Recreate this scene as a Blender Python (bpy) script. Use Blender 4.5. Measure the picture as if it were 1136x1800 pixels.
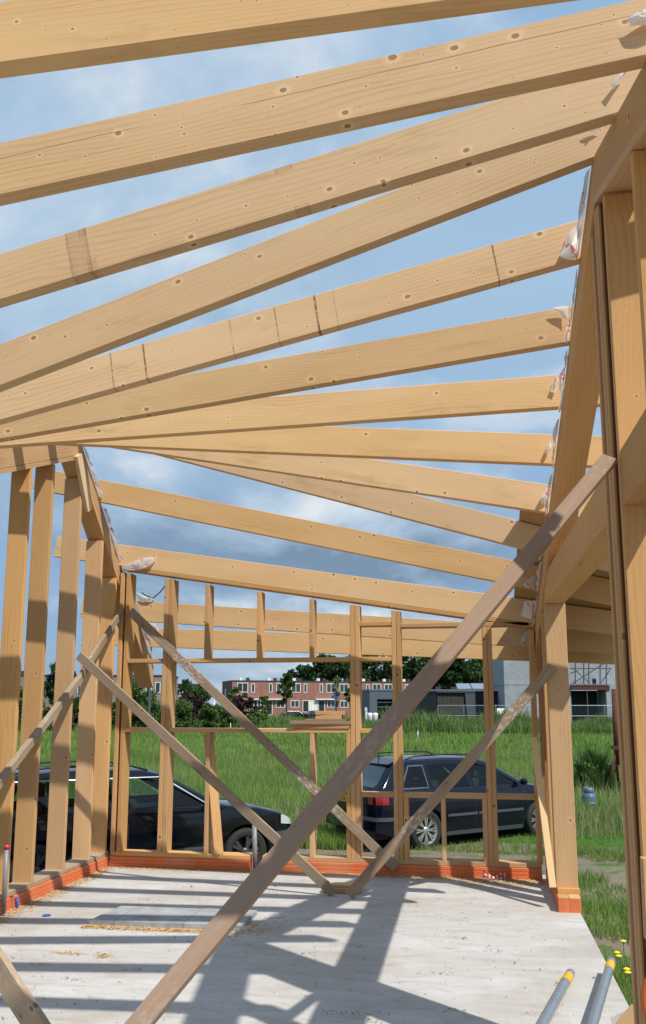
import bpy, bmesh, math, random
import numpy as np
from mathutils import Vector, Matrix, noise
random.seed(7); rng = np.random.default_rng(7)
for o in list(bpy.data.objects): bpy.data.objects.remove(o)
SC = bpy.context.scene
COL = SC.collection
R = math.radians

# ------------------------------------------------------------------ camera
EYE = 1.62; PITCH = R(9.52); YAW = R(9.29)
cd = bpy.data.cameras.new('camera'); cam = bpy.data.objects.new('camera', cd); COL.objects.link(cam)
cam.location = (0, 0, EYE); cam.rotation_euler = (math.pi/2+PITCH, 0, YAW)
cd.sensor_fit = 'VERTICAL'; cd.sensor_height = 24; cd.sensor_width = 24*1136/1800; cd.lens = 24*1517.6/1800; cd.shift_y = 85/1800
cd.clip_start = .05; cd.clip_end = 6000
SC.camera = cam

# ------------------------------------------------------------------ sky and sun
SUN = Vector((.57, -.485, 1)).normalized()
el = math.asin(SUN.z); az = math.atan2(SUN.x, SUN.y)
W = bpy.data.worlds.new('World'); SC.world = W; W.use_nodes = True
nt = W.node_tree; nt.nodes.clear()
def N(t, kind, **kw):
    n = t.nodes.new(kind)
    for k, v in kw.items():
        if k in n.inputs.keys(): n.inputs[k].default_value = v
        else: setattr(n, k, v)
    return n
out = N(nt, 'ShaderNodeOutputWorld'); bg = N(nt, 'ShaderNodeBackground'); bg.inputs[1].default_value = .125
sky = N(nt, 'ShaderNodeTexSky'); sky.sky_type = 'NISHITA'; sky.sun_disc = False
sky.sun_elevation = el; sky.sun_rotation = az; sky.air_density = 1.0; sky.dust_density = .6; sky.ozone_density = 1.5
tc = N(nt, 'ShaderNodeTexCoord'); sep = N(nt, 'ShaderNodeSeparateXYZ'); nt.links.new(tc.outputs['Generated'], sep.inputs[0])
def math_(t, op, a, b=None, c=None, clamp=False):
    n = t.nodes.new('ShaderNodeMath'); n.operation = op; n.use_clamp = clamp
    for i, v in enumerate((a, b, c)):
        if v is None: continue
        if isinstance(v, (int, float)): n.inputs[i].default_value = v
        else: t.links.new(v, n.inputs[i])
    return n.outputs[0]
def ramp(t, fac, stops, interp='LINEAR'):
    n = t.nodes.new('ShaderNodeValToRGB'); n.color_ramp.interpolation = interp
    while len(n.color_ramp.elements) < len(stops): n.color_ramp.elements.new(.5)
    for e, (p, c) in zip(n.color_ramp.elements, stops):
        e.position = p; e.color = (c, c, c, 1) if isinstance(c, (int, float)) else (*c, 1)
    t.links.new(fac, n.inputs[0]); return n.outputs[0]
def mix(t, fac, a, b, blend='MIX'):
    n = t.nodes.new('ShaderNodeMix'); n.data_type = 'RGBA'; n.blend_type = blend
    for s, v in ((0, fac), (6, a), (7, b)):
        if isinstance(v, (int, float)): n.inputs[s].default_value = v
        elif isinstance(v, tuple): n.inputs[s].default_value = (*v, 1)
        else: t.links.new(v, n.inputs[s])
    return n.outputs[2]
def noise_(t, vec, scale, detail=4, rough=.55, dist=0, dim='3D'):
    n = t.nodes.new('ShaderNodeTexNoise'); n.inputs['Scale'].default_value = scale; n.inputs['Detail'].default_value = detail
    n.inputs['Roughness'].default_value = rough; n.inputs['Distortion'].default_value = dist
    if vec is not None: t.links.new(vec, n.inputs['Vector'])
    return n.outputs['Fac']
zc = math_(nt, 'MAXIMUM', math_(nt, 'ADD', sep.outputs[2], .32), .03)
cv = N(nt, 'ShaderNodeCombineXYZ')
nt.links.new(math_(nt, 'DIVIDE', sep.outputs[0], zc), cv.inputs[0]); nt.links.new(math_(nt, 'DIVIDE', sep.outputs[1], zc), cv.inputs[1])
def cloudn(loc, scale, det, rough, dist):
    mp = N(nt, 'ShaderNodeMapping'); mp.inputs['Location'].default_value = loc; nt.links.new(cv.outputs[0], mp.inputs[0])
    return noise_(nt, mp.outputs[0], scale, det, rough, dist)
def bank(az_, el_, wide, tall):       # a cloud bank at a compass bearing and height
    d = math_(nt, 'SUBTRACT', math_(nt, 'ARCTAN2', sep.outputs[0], sep.outputs[1]), R(az_)); e = math_(nt, 'SUBTRACT', sep.outputs[2], math.sin(R(el_)))
    q = math_(nt, 'ADD', math_(nt, 'POWER', math_(nt, 'DIVIDE', d, R(wide)), 2.0), math_(nt, 'POWER', math_(nt, 'DIVIDE', e, math.sin(R(tall))), 2.0))
    return math_(nt, 'EXPONENT', math_(nt, 'MULTIPLY', q, -1.0))
LOC = (3.1, .7, 0)
n1 = cloudn(LOC, 1.25, 9, .58, .25); n1b = cloudn((LOC[0]+.02, LOC[1]-.11, 0), 1.25, 9, .58, .25)
n2 = cloudn((7.2, 1.3, 0), .38, 3, .5, .2); n4 = cloudn((1.2, 4.4, 2), 2.4, 8, .62, .4)
dark = math_(nt, 'ADD', bank(-17, 10.0, 13, 4.5), math_(nt, 'MULTIPLY', bank(4, 9.0, 16, 3.2), .75), clamp=True)
puff = math_(nt, 'ADD', math_(nt, 'ADD', bank(-21.5, 15.0, 3.6, 1.9), bank(-12, 12.2, 6, 2.2)), math_(nt, 'ADD', math_(nt, 'MULTIPLY', bank(-17, 6.3, 14, 1.1), .8), math_(nt, 'MULTIPLY', bank(2, 20, 12, 3), .45)), clamp=True)
cover = math_(nt, 'ADD', math_(nt, 'MULTIPLY', n1, .8), math_(nt, 'MULTIPLY', n4, .25))
cover = math_(nt, 'ADD', cover, math_(nt, 'ADD', math_(nt, 'MULTIPLY', dark, .13), math_(nt, 'MULTIPLY', puff, .15)))
mask = ramp(nt, cover, [(.475, 0), (.56, .45), (.69, .95)], 'EASE')
lit = math_(nt, 'ADD', math_(nt, 'MULTIPLY', math_(nt, 'SUBTRACT', n1, n1b), 3.2), math_(nt, 'ADD', math_(nt, 'MULTIPLY', puff, .55), math_(nt, 'MULTIPLY', dark, -.62)))
lit = math_(nt, 'ADD', lit, math_(nt, 'ADD', math_(nt, 'MULTIPLY', math_(nt, 'SUBTRACT', n4, .5), .7), .58), clamp=True)
shade = ramp(nt, lit, [(.0, (1.6, 2.35, 3.35)), (.35, (2.8, 3.8, 4.9)), (.62, (4.2, 5.2, 6.2)), (1.0, (6.7, 7.0, 7.2))])
base = ramp(nt, sep.outputs[2], [(.0, (1.7, 2.75, 4.4)), (.14, (2.0, 3.3, 5.2)), (.45, (3.4, 4.95, 6.5)), (1.0, (1.7, 3.3, 6.0))])
skyc = mix(nt, .82, sky.outputs[0], base)
fin = mix(nt, mask, skyc, shade)
nt.links.new(fin, bg.inputs[0]); nt.links.new(bg.outputs[0], out.inputs[0])

sd = bpy.data.lights.new('sun', 'SUN'); sd.energy = 5.0; sd.angle = R(.55); sd.color = (1, .95, .87)
so = bpy.data.objects.new('sun', sd); COL.objects.link(so); so.rotation_euler = SUN.to_track_quat('Z', 'Y').to_euler()
SC.view_settings.view_transform = 'Standard'; SC.view_settings.look = 'None'; SC.view_settings.exposure = 0
SC.view_settings.gamma = 1; SC.view_settings.use_curve_mapping = False

# ------------------------------------------------------------------ measuring helpers (photo survey -> place in metres)
_f = 1517.6; _fw = Vector((-math.sin(YAW)*math.cos(PITCH), math.cos(YAW)*math.cos(PITCH), math.sin(PITCH)))
_rt = Vector((math.cos(YAW), math.sin(YAW), 0)); _up = _rt.cross(_fw); EYEP = Vector((0, 0, EYE))
def ray(x, y): return _fw + _rt*((x-568)/_f) - _up*((y-985)/_f)
def at_y(x, y, Y): d = ray(x, y); return EYEP + d*(Y/d.y)
def at_x(x, y, X): d = ray(x, y); return EYEP + d*(X/d.x)
def at_z(x, y, Z=0): d = ray(x, y); return EYEP + d*((Z-EYE)/d.z)
def on_plane(x, y, P, n): d = ray(x, y); return EYEP + d*((Vector(P)-EYEP).dot(n)/d.dot(n))

# ------------------------------------------------------------------ materials
def newmat(name):
    m = bpy.data.materials.new(name); m.use_nodes = True; t = m.node_tree
    return m, t, t.nodes['Principled BSDF']
def plain(name, col, rough=.6, metal=0, var=.12, scale=8, bump=0, coat=0, spec=.5):
    m, t, b = newmat(name)
    tcn = N(t, 'ShaderNodeTexCoord')
    n = noise_(t, tcn.outputs['Object'], scale, 6, .6)
    c = mix(t, n, tuple(max(0, v*(1-var*1.6)) for v in col), tuple(min(1, v*(1+var*1.6)) for v in col))
    t.links.new(c, b.inputs['Base Color']); b.inputs['Roughness'].default_value = rough; b.inputs['Metallic'].default_value = metal
    b.inputs['Coat Weight'].default_value = coat; b.inputs['Specular IOR Level'].default_value = spec
    if bump:
        bn = N(t, 'ShaderNodeBump'); bn.inputs['Strength'].default_value = bump; bn.inputs['Distance'].default_value = .01
        t.links.new(noise_(t, tcn.outputs['Object'], scale*6, 5, .6), bn.inputs['Height']); t.links.new(bn.outputs[0], b.inputs['Normal'])
    return m
def wood(name, base, dark, knots=.5, grain=1.0, weather=0, marks=(), stains=(), cracks=()):
    """sawn softwood, grain along local X; marks/stains are real marks on one timber, at local x positions"""
    m, t, b = newmat(name)
    tcn = N(t, 'ShaderNodeTexCoord'); oi = N(t, 'ShaderNodeObjectInfo')
    s = N(t, 'ShaderNodeSeparateXYZ'); t.links.new(tcn.outputs['Object'], s.inputs[0])
    rnd = oi.outputs['Random']
    X = math_(t, 'ADD', s.outputs[0], math_(t, 'MULTIPLY', rnd, 47.0))
    V = math_(t, 'ADD', s.outputs[2], math_(t, 'MULTIPLY', s.outputs[1], .83))
    def vec(x, y, z=0.0):
        c = N(t, 'ShaderNodeCombineXYZ')
        for i, v in enumerate((x, y, z)):
            if isinstance(v, (int, float)): c.inputs[i].default_value = v
            else: t.links.new(v, c.inputs[i])
        return c.outputs[0]
    # two sets of knots
    def knot(sx, sz, off, cut, size):
        vo = N(t, 'ShaderNodeTexVoronoi'); vo.voronoi_dimensions = '2D'; vo.inputs['Scale'].default_value = 1
        t.links.new(vec(math_(t, 'MULTIPLY_ADD', X, sx, off), math_(t, 'MULTIPLY_ADD', V, sz, off*1.7)), vo.inputs['Vector'])
        sc = N(t, 'ShaderNodeSeparateColor'); t.links.new(vo.outputs['Color'], sc.inputs[0])
        on = math_(t, 'GREATER_THAN', sc.outputs[0], 1-cut)
        rad = math_(t, 'MULTIPLY_ADD', sc.outputs[1], size, size*.35)
        q = math_(t, 'MULTIPLY', math_(t, 'DIVIDE', vo.outputs['Distance'], rad), math_(t, 'MULTIPLY_ADD', wv, .9, .55))
        return q, on
    wv = noise_(t, vec(math_(t, 'MULTIPLY', X, 9.0), math_(t, 'MULTIPLY', V, 14.0), 6.0), 1.0, 2, .5)
    k1, o1 = knot(4.8, 6.6, .3, knots*.66, .064)
    k2, o2 = knot(8.6, 11.0, 5.3, knots*.42, .050)
    k3, o3 = knot(9.0, 15.0, 9.1, .30, .026)
    core1 = math_(t, 'MULTIPLY', ramp(t, k1, [(.75, 1), (1.0, 0)]), o1); core2 = math_(t, 'MULTIPLY', ramp(t, k2, [(.7, 1), (1.0, 0)]), o2)
    halo1 = math_(t, 'MULTIPLY', ramp(t, math_(t, 'MULTIPLY', k1, .3), [(.27, 1), (.85, 0)], 'EASE'), o1)
    halo2 = math_(t, 'MULTIPLY', ramp(t, math_(t, 'MULTIPLY', k2, .35), [(.3, 1), (.95, 0)], 'EASE'), o2)
    defl = math_(t, 'ADD', math_(t, 'MULTIPLY', halo1, .050), math_(t, 'MULTIPLY', halo2, .026))
    # growth rings cut lengthwise
    wob = noise_(t, vec(math_(t, 'MULTIPLY', X, .50), math_(t, 'MULTIPLY', V, 2.4), math_(t, 'MULTIPLY', rnd, 9.0)), 1.0, 4, .45)
    r_ = math_(t, 'ADD', math_(t, 'ADD', V, defl), math_(t, 'MULTIPLY', wob, .30))
    ring = math_(t, 'FRACT', math_(t, 'MULTIPLY', r_, 46.0))
    line = ramp(t, ring, [(.0, 0), (.55, .25), (.86, 1), (1.0, 0)])
    fine = noise_(t, vec(math_(t, 'MULTIPLY', X, 2.2), math_(t, 'MULTIPLY', V, 190.0)), 1.0, 3, .6)
    broad = noise_(t, vec(math_(t, 'MULTIPLY', X, .9), math_(t, 'MULTIPLY', V, 5.0), math_(t, 'MULTIPLY', rnd, 31.0)), 1.0, 4, .55)
    g = math_(t, 'ADD', math_(t, 'MULTIPLY', line, .50*grain), math_(t, 'MULTIPLY', math_(t, 'SUBTRACT', fine, .5), .35*grain), clamp=True)
    g = math_(t, 'MULTIPLY', g, ramp(t, broad, [(.36, .12), (.64, 1)]))
    col = mix(t, g, base, dark)
    col = mix(t, math_(t, 'MULTIPLY', ramp(t, broad, [(.40, 0), (.72, 1)]), .30), col, tuple(v*.78*w for v, w in zip(base, (1.05, .95, .78))))
    col = mix(t, math_(t, 'MULTIPLY', math_(t, 'ADD', halo1, halo2, clamp=True), .55), col, tuple(min(1, v*1.22*w) for v, w in zip(base, (1, 1.04, 1.15))))
    kc = tuple(v*.52*w for v, w in zip(dark, (1, .8, .7)))
    ring1 = math_(t, 'MULTIPLY', ramp(t, k1, [(.6, 0), (.9, 1), (1.12, 0)]), o1)
    col = mix(t, math_(t, 'MULTIPLY', math_(t, 'ADD', core1, core2, clamp=True), .78), col, tuple(v*1.1 for v in kc))
    col = mix(t, math_(t, 'MULTIPLY', ring1, .5), col, kc)
    col = mix(t, math_(t, 'MULTIPLY', math_(t, 'MULTIPLY', ramp(t, k3, [(.7, 1), (1.0, 0)]), o3), .75), col, (.085, .045, .025))
    # per timber tint
    hsv = N(t, 'ShaderNodeHueSaturation'); t.links.new(col, hsv.inputs['Color'])
    t.links.new(math_(t, 'MULTIPLY_ADD', math_(t, 'FRACT', math_(t, 'MULTIPLY', rnd, 7.31)), .26, .86), hsv.inputs['Value'])
    t.links.new(math_(t, 'MULTIPLY_ADD', math_(t, 'FRACT', math_(t, 'MULTIPLY', rnd, 3.17)), .16, .89), hsv.inputs['Saturation'])
    col = hsv.outputs[0]
    # light dirt smudges
    sm = noise_(t, vec(math_(t, 'MULTIPLY', X, 1.7), math_(t, 'MULTIPLY', V, 7.0), 3.3), 1.0, 5, .65)
    col = mix(t, math_(t, 'MULTIPLY', ramp(t, sm, [(.58, 0), (.75, 1)]), .30+.4*weather), col, tuple(v*.45 for v in dark))
    if weather:
        wn = noise_(t, vec(math_(t, 'MULTIPLY', X, 3.0), math_(t, 'MULTIPLY', V, 26.0)), 1.0, 6, .7)
        col = mix(t, math_(t, 'MULTIPLY', ramp(t, wn, [(.52, 0), (.66, 1)]), .55*weather), col, (.44, .41, .37))
        bl = noise_(t, vec(math_(t, 'MULTIPLY', X, 9.0), math_(t, 'MULTIPLY', V, 30.0), 8.0), 1.0, 5, .7)
        col = mix(t, math_(t, 'MULTIPLY', ramp(t, bl, [(.60, 0), (.66, 1)]), .7*weather), col, (.07, .055, .045))
        bw = noise_(t, vec(math_(t, 'MULTIPLY', X, 1.1), 4.0, math_(t, 'MULTIPLY', rnd, 17.0)), 1.0, 2, .5)
        sp = noise_(t, vec(math_(t, 'MULTIPLY', X, 24.0), math_(t, 'MULTIPLY', V, 40.0), 2.0), 1.0, 3, .6)
        pl = math_(t, 'MULTIPLY', ramp(t, bw, [(.52, 0), (.62, 1)]), ramp(t, sp, [(.52, 0), (.58, 1)]))
        col = mix(t, math_(t, 'MULTIPLY', pl, .75*weather), col, (.60, .59, .56))
    edge = noise_(t, vec(math_(t, 'MULTIPLY', X, 60.0), math_(t, 'MULTIPLY', V, 22.0)), 1.0, 3, .7)
    for (x0, w_, k) in marks:      # saw and crayon lines across the face
        d = math_(t, 'ABSOLUTE', math_(t, 'SUBTRACT', math_(t, 'MULTIPLY_ADD', s.outputs[2], -.06, s.outputs[0]), x0))
        mk = math_(t, 'MULTIPLY', math_(t, 'LESS_THAN', d, w_), ramp(t, edge, [(.36, .15), (.52, 1)]))
        col = mix(t, math_(t, 'MULTIPLY', mk, k), col, (.10, .045, .018))
    for (z0, w_, k) in cracks:           # drying check along the grain
        cn = noise_(t, vec(math_(t, 'MULTIPLY', s.outputs[0], 1.1), 7.7, z0*50), 1.0, 4, .5); gate = noise_(t, vec(math_(t, 'MULTIPLY', s.outputs[0], 1.3), 2.2, z0*90), 1.0, 2, .5)
        d = math_(t, 'ABSOLUTE', math_(t, 'SUBTRACT', s.outputs[2], math_(t, 'MULTIPLY_ADD', cn, .05, z0)))
        col = mix(t, math_(t, 'MULTIPLY', math_(t, 'MULTIPLY', math_(t, 'LESS_THAN', d, w_), ramp(t, gate, [(.40, 0), (.48, 1)])), k), col, (.13, .06, .025))
    for (x0, w_, z0, z1, k) in stains:   # damp and tape stains
        d = math_(t, 'ABSOLUTE', math_(t, 'SUBTRACT', s.outputs[0], math_(t, 'MULTIPLY_ADD', edge, .02, x0)))
        mk = ramp(t, math_(t, 'DIVIDE', d, w_), [(.0, .35), (.70, .45), (.86, 1), (1.0, 0)])
        mk = math_(t, 'MULTIPLY', mk, math_(t, 'MULTIPLY', math_(t, 'GREATER_THAN', s.outputs[2], z0), math_(t, 'LESS_THAN', s.outputs[2], z1)))
        col = mix(t, math_(t, 'MULTIPLY', mk, math_(t, 'MULTIPLY', ramp(t, fine, [(.3, .5), (.7, 1)]), k)), col, (.16, .075, .03))
    t.links.new(col, b.inputs['Base Color'])
    b.inputs['Roughness'].default_value = .74; b.inputs['Specular IOR Level'].default_value = .2
    bn = N(t, 'ShaderNodeBump'); bn.inputs['Strength'].default_value = .25+.3*weather; bn.inputs['Distance'].default_value = .002
    t.links.new(math_(t, 'SUBTRACT', fine, math_(t, 'MULTIPLY', core1, .4)), bn.inputs['Height']); t.links.new(bn.outputs[0], b.inputs['Normal'])
    return m
SPR = (.70, .47, .245); SPD = (.46, .235, .085)
STU = (.59, .35, .152); STD_ = (.37, .170, .055)
M_raft = wood('spruce', SPR, SPD, .62)
M_stud = wood('spruce_stud', STU, STD_, .42)
M_edge = wood('spruce_edge', (.56, .33, .145), (.38, .19, .065), .2)
M_red = wood('douglas_stud', (.33, .145, .055), (.20, .075, .025), .35)
M_old = wood('weathered_board', (.36, .26, .17), (.22, .145, .085), .35, 1.0, .8)
M_oldd = wood('brown_weathered_board', (.31, .20, .130), (.20, .125, .075), .35, .9, .22)
M_recess_shade = wood('recess_shade_wood', (.13, .055, .024), (.085, .032, .013), .35)  # wood darkened to paint the shade inside the door post recess
M_ply = wood('plywood', (.42, .27, .13), (.30, .17, .075), .2)
M_fresh = wood('fresh_board', (.66, .47, .25), (.52, .33, .15), .2)
M_end = plain('timber_end', (.50, .33, .16), .8, var=.25, scale=40)

def orange_mat():
    m, t, b = newmat('orange_laminate'); tcn = N(t, 'ShaderNodeTexCoord')
    n = noise_(t, tcn.outputs['Object'], 5, 6, .65); n2_ = noise_(t, tcn.outputs['Object'], 55, 4, .6)
    c = mix(t, n, (.60, .115, .028), (.74, .19, .058)); c = mix(t, math_(t, 'MULTIPLY', ramp(t, n2_, [(.48, 0), (.70, 1)]), .55), c, (.44, .19, .11)); c = mix(t, math_(t, 'MULTIPLY', ramp(t, noise_(t, tcn.outputs['Object'], 2.1, 5, .6), [(.5, 0), (.7, 1)]), .35), c, (.62, .32, .20))
    t.links.new(c, b.inputs['Base Color']); b.inputs['Roughness'].default_value = .7; return m
M_orange = orange_mat()
def concrete_mat():
    m, t, b = newmat('concrete'); tcn = N(t, 'ShaderNodeTexCoord'); O = tcn.outputs['Object']
    mp_ = N(t, 'ShaderNodeMapping'); mp_.inputs['Scale'].default_value = (.55, 1.5, 1); t.links.new(O, mp_.inputs[0])
    n = noise_(t, mp_.outputs[0], 1.3, 8, .62, .3); f1 = noise_(t, O, 26, 8, .68); f2 = noise_(t, mp_.outputs[0], 7.5, 7, .68, .4)
    c = mix(t, ramp(t, n, [(.33, 0), (.66, 1)]), (.41, .385, .35), (.53, .52, .505))
    big = noise_(t, O, .9, 6, .62, .8); c = mix(t, math_(t, 'MULTIPLY', ramp(t, big, [(.50, 0), (.66, 1)]), .55), c, (.36, .315, .255)); c = mix(t, ramp(t, f2, [(.50, 0), (.68, .6)]), c, (.345, .30, .245))
    c = mix(t, math_(t, 'MULTIPLY', ramp(t, f1, [(.56, 0), (.70, 1)]), .5), c, (.27, .245, .215))
    c = mix(t, math_(t, 'MULTIPLY', ramp(t, f1, [(.26, 1), (.40, 0)]), .35), c, (.56, .555, .55))
    sp = noise_(t, O, 90, 3, .7); c = mix(t, math_(t, 'MULTIPLY', ramp(t, sp, [(.66, 0), (.72, 1)]), .6), c, (.15, .125, .10))
    t.links.new(c, b.inputs['Base Color']); b.inputs['Roughness'].default_value = .88; b.inputs['Specular IOR Level'].default_value = .3
    bn = N(t, 'ShaderNodeBump'); bn.inputs['Strength'].default_value = .35; bn.inputs['Distance'].default_value = .006
    t.links.new(math_(t, 'ADD', f1, math_(t, 'MULTIPLY', f2, .6)), bn.inputs['Height']); t.links.new(bn.outputs[0], b.inputs['Normal'])
    return m
M_conc = concrete_mat()
def ground_mat():
    m, t, b = newmat('meadow_ground'); g = N(t, 'ShaderNodeNewGeometry'); P = g.outputs['Position']
    s = N(t, 'ShaderNodeSeparateXYZ'); t.links.new(P, s.inputs[0])
    n = noise_(t, P, .22, 6, .6); f1 = noise_(t, P, 2.4, 8, .7); f2 = noise_(t, P, 14, 6, .7); st = N(t, 'ShaderNodeTexVoronoi'); st.inputs['Scale'].default_value = 17; t.links.new(P, st.inputs['Vector'])
    green = mix(t, f1, (.028, .075, .016), (.075, .17, .030)); green = mix(t, ramp(t, n, [(.4, 0), (.7, .6)]), green, (.10, .20, .035))
    dirt = mix(t, f2, (.115, .09, .065), (.27, .225, .175)); dirt = mix(t, ramp(t, st.outputs['Distance'], [(.10, .75), (.24, 0)]), dirt, (.36, .33, .29))
    near = math_(t, 'LESS_THAN', s.outputs[1], 15.2)
    d = math_(t, 'MULTIPLY', near, ramp(t, f1, [(.36, 0), (.48, 1)]))
    far = ramp(t, math_(t, 'MULTIPLY', s.outputs[1], .001), [(.07, 0), (.09, 1)])
    c = mix(t, d, green, dirt); c = mix(t, far, c, (.055, .095, .03))
    t.links.new(c, b.inputs['Base Color']); b.inputs['Roughness'].default_value = .95; b.inputs['Specular IOR Level'].default_value = .1
    bn = N(t, 'ShaderNodeBump'); bn.inputs['Strength'].default_value = .5; bn.inputs['Distance'].default_value = .03
    t.links.new(f2, bn.inputs['Height']); t.links.new(bn.outputs[0], b.inputs['Normal']); return m
def leaf_mat(name, a, c_, trans=.35, sc=.9, spread=.7, dry=None):
    m, t, b = newmat(name); g = N(t, 'ShaderNodeNewGeometry')
    n = noise_(t, g.outputs['Position'], sc, 3, .5)
    c = mix(t, ramp(t, n, [(.3, 0), (.7, 1)]), a, c_)
    if dry: c = mix(t, ramp(t, noise_(t, g.outputs['Position'], .5, 5, .65), [(.50, 0), (.66, .7)]), c, dry); c = mix(t, ramp(t, noise_(t, g.outputs['Position'], .11, 4, .6), [(.48, 0), (.62, .5)]), c, tuple(v*.8 for v in a))
    rp = g.outputs['Random Per Island']
    hs = N(t, 'ShaderNodeHueSaturation'); t.links.new(c, hs.inputs['Color']); t.links.new(math_(t, 'MULTIPLY_ADD', rp, spread, 1-spread*.55), hs.inputs['Value'])
    t.links.new(math_(t, 'MULTIPLY_ADD', rp, -.03, .515), hs.inputs['Hue'])
    t.links.new(hs.outputs[0], b.inputs['Base Color']); b.inputs['Roughness'].default_value = .55; b.inputs['Specular IOR Level'].default_value = .25
    tr = N(t, 'ShaderNodeBsdfTranslucent'); t.links.new(hs.outputs[0], tr.inputs[0]); mx = N(t, 'ShaderNodeMixShader'); mx.inputs[0].default_value = trans
    o = t.nodes['Material Output']; t.links.new(b.outputs[0], mx.inputs[1]); t.links.new(tr.outputs[0], mx.inputs[2]); t.links.new(mx.outputs[0], o.inputs[0]); return m
M_grass = leaf_mat('grass_blade', (.155, .265, .050), (.24, .37, .088), .4, .25, .42, (.25, .30, .10))
M_weed = leaf_mat('weed_blade', (.095, .185, .045), (.19, .27, .085), .35, .4)
M_seed = leaf_mat('seed_head', (.22, .24, .10), (.30, .30, .16), .3, .5)
M_leafd = leaf_mat('dark_leaf', (.020, .048, .014), (.048, .095, .024), .25, .35)
M_leafm = leaf_mat('green_leaf', (.035, .085, .020), (.080, .155, .035), .35, .8)
M_leafl = leaf_mat('light_leaf', (.060, .125, .028), (.120, .205, .050), .35, .8)
M_leafp = leaf_mat('purple_leaf', (.030, .013, .016), (.060, .026, .028), .25, .8)
M_bark = plain('bark', (.11, .085, .06), .9, var=.3, scale=12, bump=.5)

def glass_mat(name, tint, refl=.08):
    m, t, b = newmat(name); t.nodes.remove(b)
    tr = N(t, 'ShaderNodeBsdfTransparent'); tr.inputs[0].default_value = (*tint, 1)
    gl = N(t, 'ShaderNodeBsdfGlossy'); gl.inputs[1].default_value = .02; gl.inputs[0].default_value = (1, 1, 1, 1)
    fr = N(t, 'ShaderNodeFresnel'); fr.inputs[0].default_value = 1.5
    mx = N(t, 'ShaderNodeMixShader'); t.links.new(math_(t, 'ADD', fr.outputs[0], refl, clamp=True), mx.inputs[0])
    t.links.new(tr.outputs[0], mx.inputs[1]); t.links.new(gl.outputs[0], mx.inputs[2]); t.links.new(mx.outputs[0], t.nodes['Material Output'].inputs[0]); return m
M_glass = glass_mat('car_glass', (.58, .72, .66), .0)
M_pane = plain('window_pane', (.03, .045, .055), .12, var=.3, scale=2, spec=.9)
M_navy = plain('navy_paint', (.003, .0045, .013), .1, 0, .1, 3, coat=.55, spec=.25)
M_black = plain('black_paint', (.003, .004, .007), .1, 0, .1, 3, coat=.55, spec=.25)
M_trim = plain('grey_trim', (.06, .07, .085), .45, 0, .1, 6)
M_chrome = plain('chrome_strip', (.55, .57, .6), .2, 1.0, .05, 6)
M_dark = plain('dark_plastic', (.012, .012, .013), .6, 0, .2, 8)
M_seat = plain('seat_cloth', (.035, .035, .04), .9, 0, .2, 20)
M_tyre = plain('tyre_rubber', (.018, .018, .018), .8, 0, .25, 20)
M_alloy = plain('alloy_rim', (.62, .62, .62), .32, .85, .08, 10)
M_alloyd = plain('grey_alloy_rim', (.11, .11, .115), .4, .7, .1, 10)
def lens(name, c):
    m, t, b = newmat(name); b.inputs['Base Color'].default_value = (*c, 1); b.inputs['Roughness'].default_value = .12; b.inputs['Coat Weight'].default_value = 1
    return m
M_redl = lens('red_lens', (.26, .006, .008)); M_clear = lens('clear_lens', (.55, .58, .6)); M_amber = lens('amber_lens', (.6, .22, .03))
M_yplate = plain('yellow_plate', (.72, .42, .03), .4, 0, .03); M_ink = plain('black_ink', (.01, .01, .012), .5)
M_bluep = plain('blue_plastic', (.015, .075, .32), .45); M_greyp = plain('grey_pvc', (.20, .21, .225), .45, 0, .08, 6); M_redcap = plain('red_cap', (.55, .03, .05), .4)
M_zinc = plain('galvanised_steel', (.40, .44, .48), .38, .75, .15, 9); M_yel = plain('yellow_paint', (.62, .36, .03), .55, 0, .2, 14)
M_bore = plain('tube_bore', (.012, .012, .012), .9)
M_gas = plain('blue_gas_paint', (.075, .125, .185), .5, .1, .3, 7); M_rust = plain('rusty_steel', (.10, .035, .022), .85, .2, .4, 9)
M_white = plain('white_paint', (.72, .72, .70), .5, 0, .05); M_grey = plain('grey_render', (.085, .11, .14), .7, 0, .1, 1.5)
M_greyd = plain('dark_cladding', (.025, .028, .032), .6, 0, .2, 2); M_fasc = plain('blue_grey_fascia', (.13, .17, .22), .6, 0, .1, 2)
M_solar = plain('solar_glass', (.25, .29, .34), .15, .3, .1, 1); M_teal = plain('teal_screen', (.02, .085, .085), .4, 0, .4, 1.2)
M_slat = plain('dark_timber_slat', (.040, .040, .034), .8, 0, .3, 3); M_roofd = plain('dark_roof', (.04, .04, .045), .7); M_door = plain('dark_door', (.018, .024, .035), .4)
M_rfasc = plain('red_brown_fascia', (.10, .022, .018), .7); M_steel = plain('scaffold_steel', (.12, .13, .15), .45, .8, .2)
M_chip = plain('wood_chip', (.55, .34, .14), .9, 0, .35, 30); M_debris = plain('dry_debris', (.12, .09, .06), .95, 0, .4, 30)
M_flash = plain('grey_panel', (.315, .325, .33), .8, 0, .45, 7, .6); M_pol = plain('orange_tool', (.55, .12, .015), .45)
M_flower = plain('yellow_petal', (.80, .62, .02), .6); M_blue = plain('blue_sign', (.02, .10, .42), .4); M_lamp = plain('lamp_grey', (.12, .15, .17), .4, .5)
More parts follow.
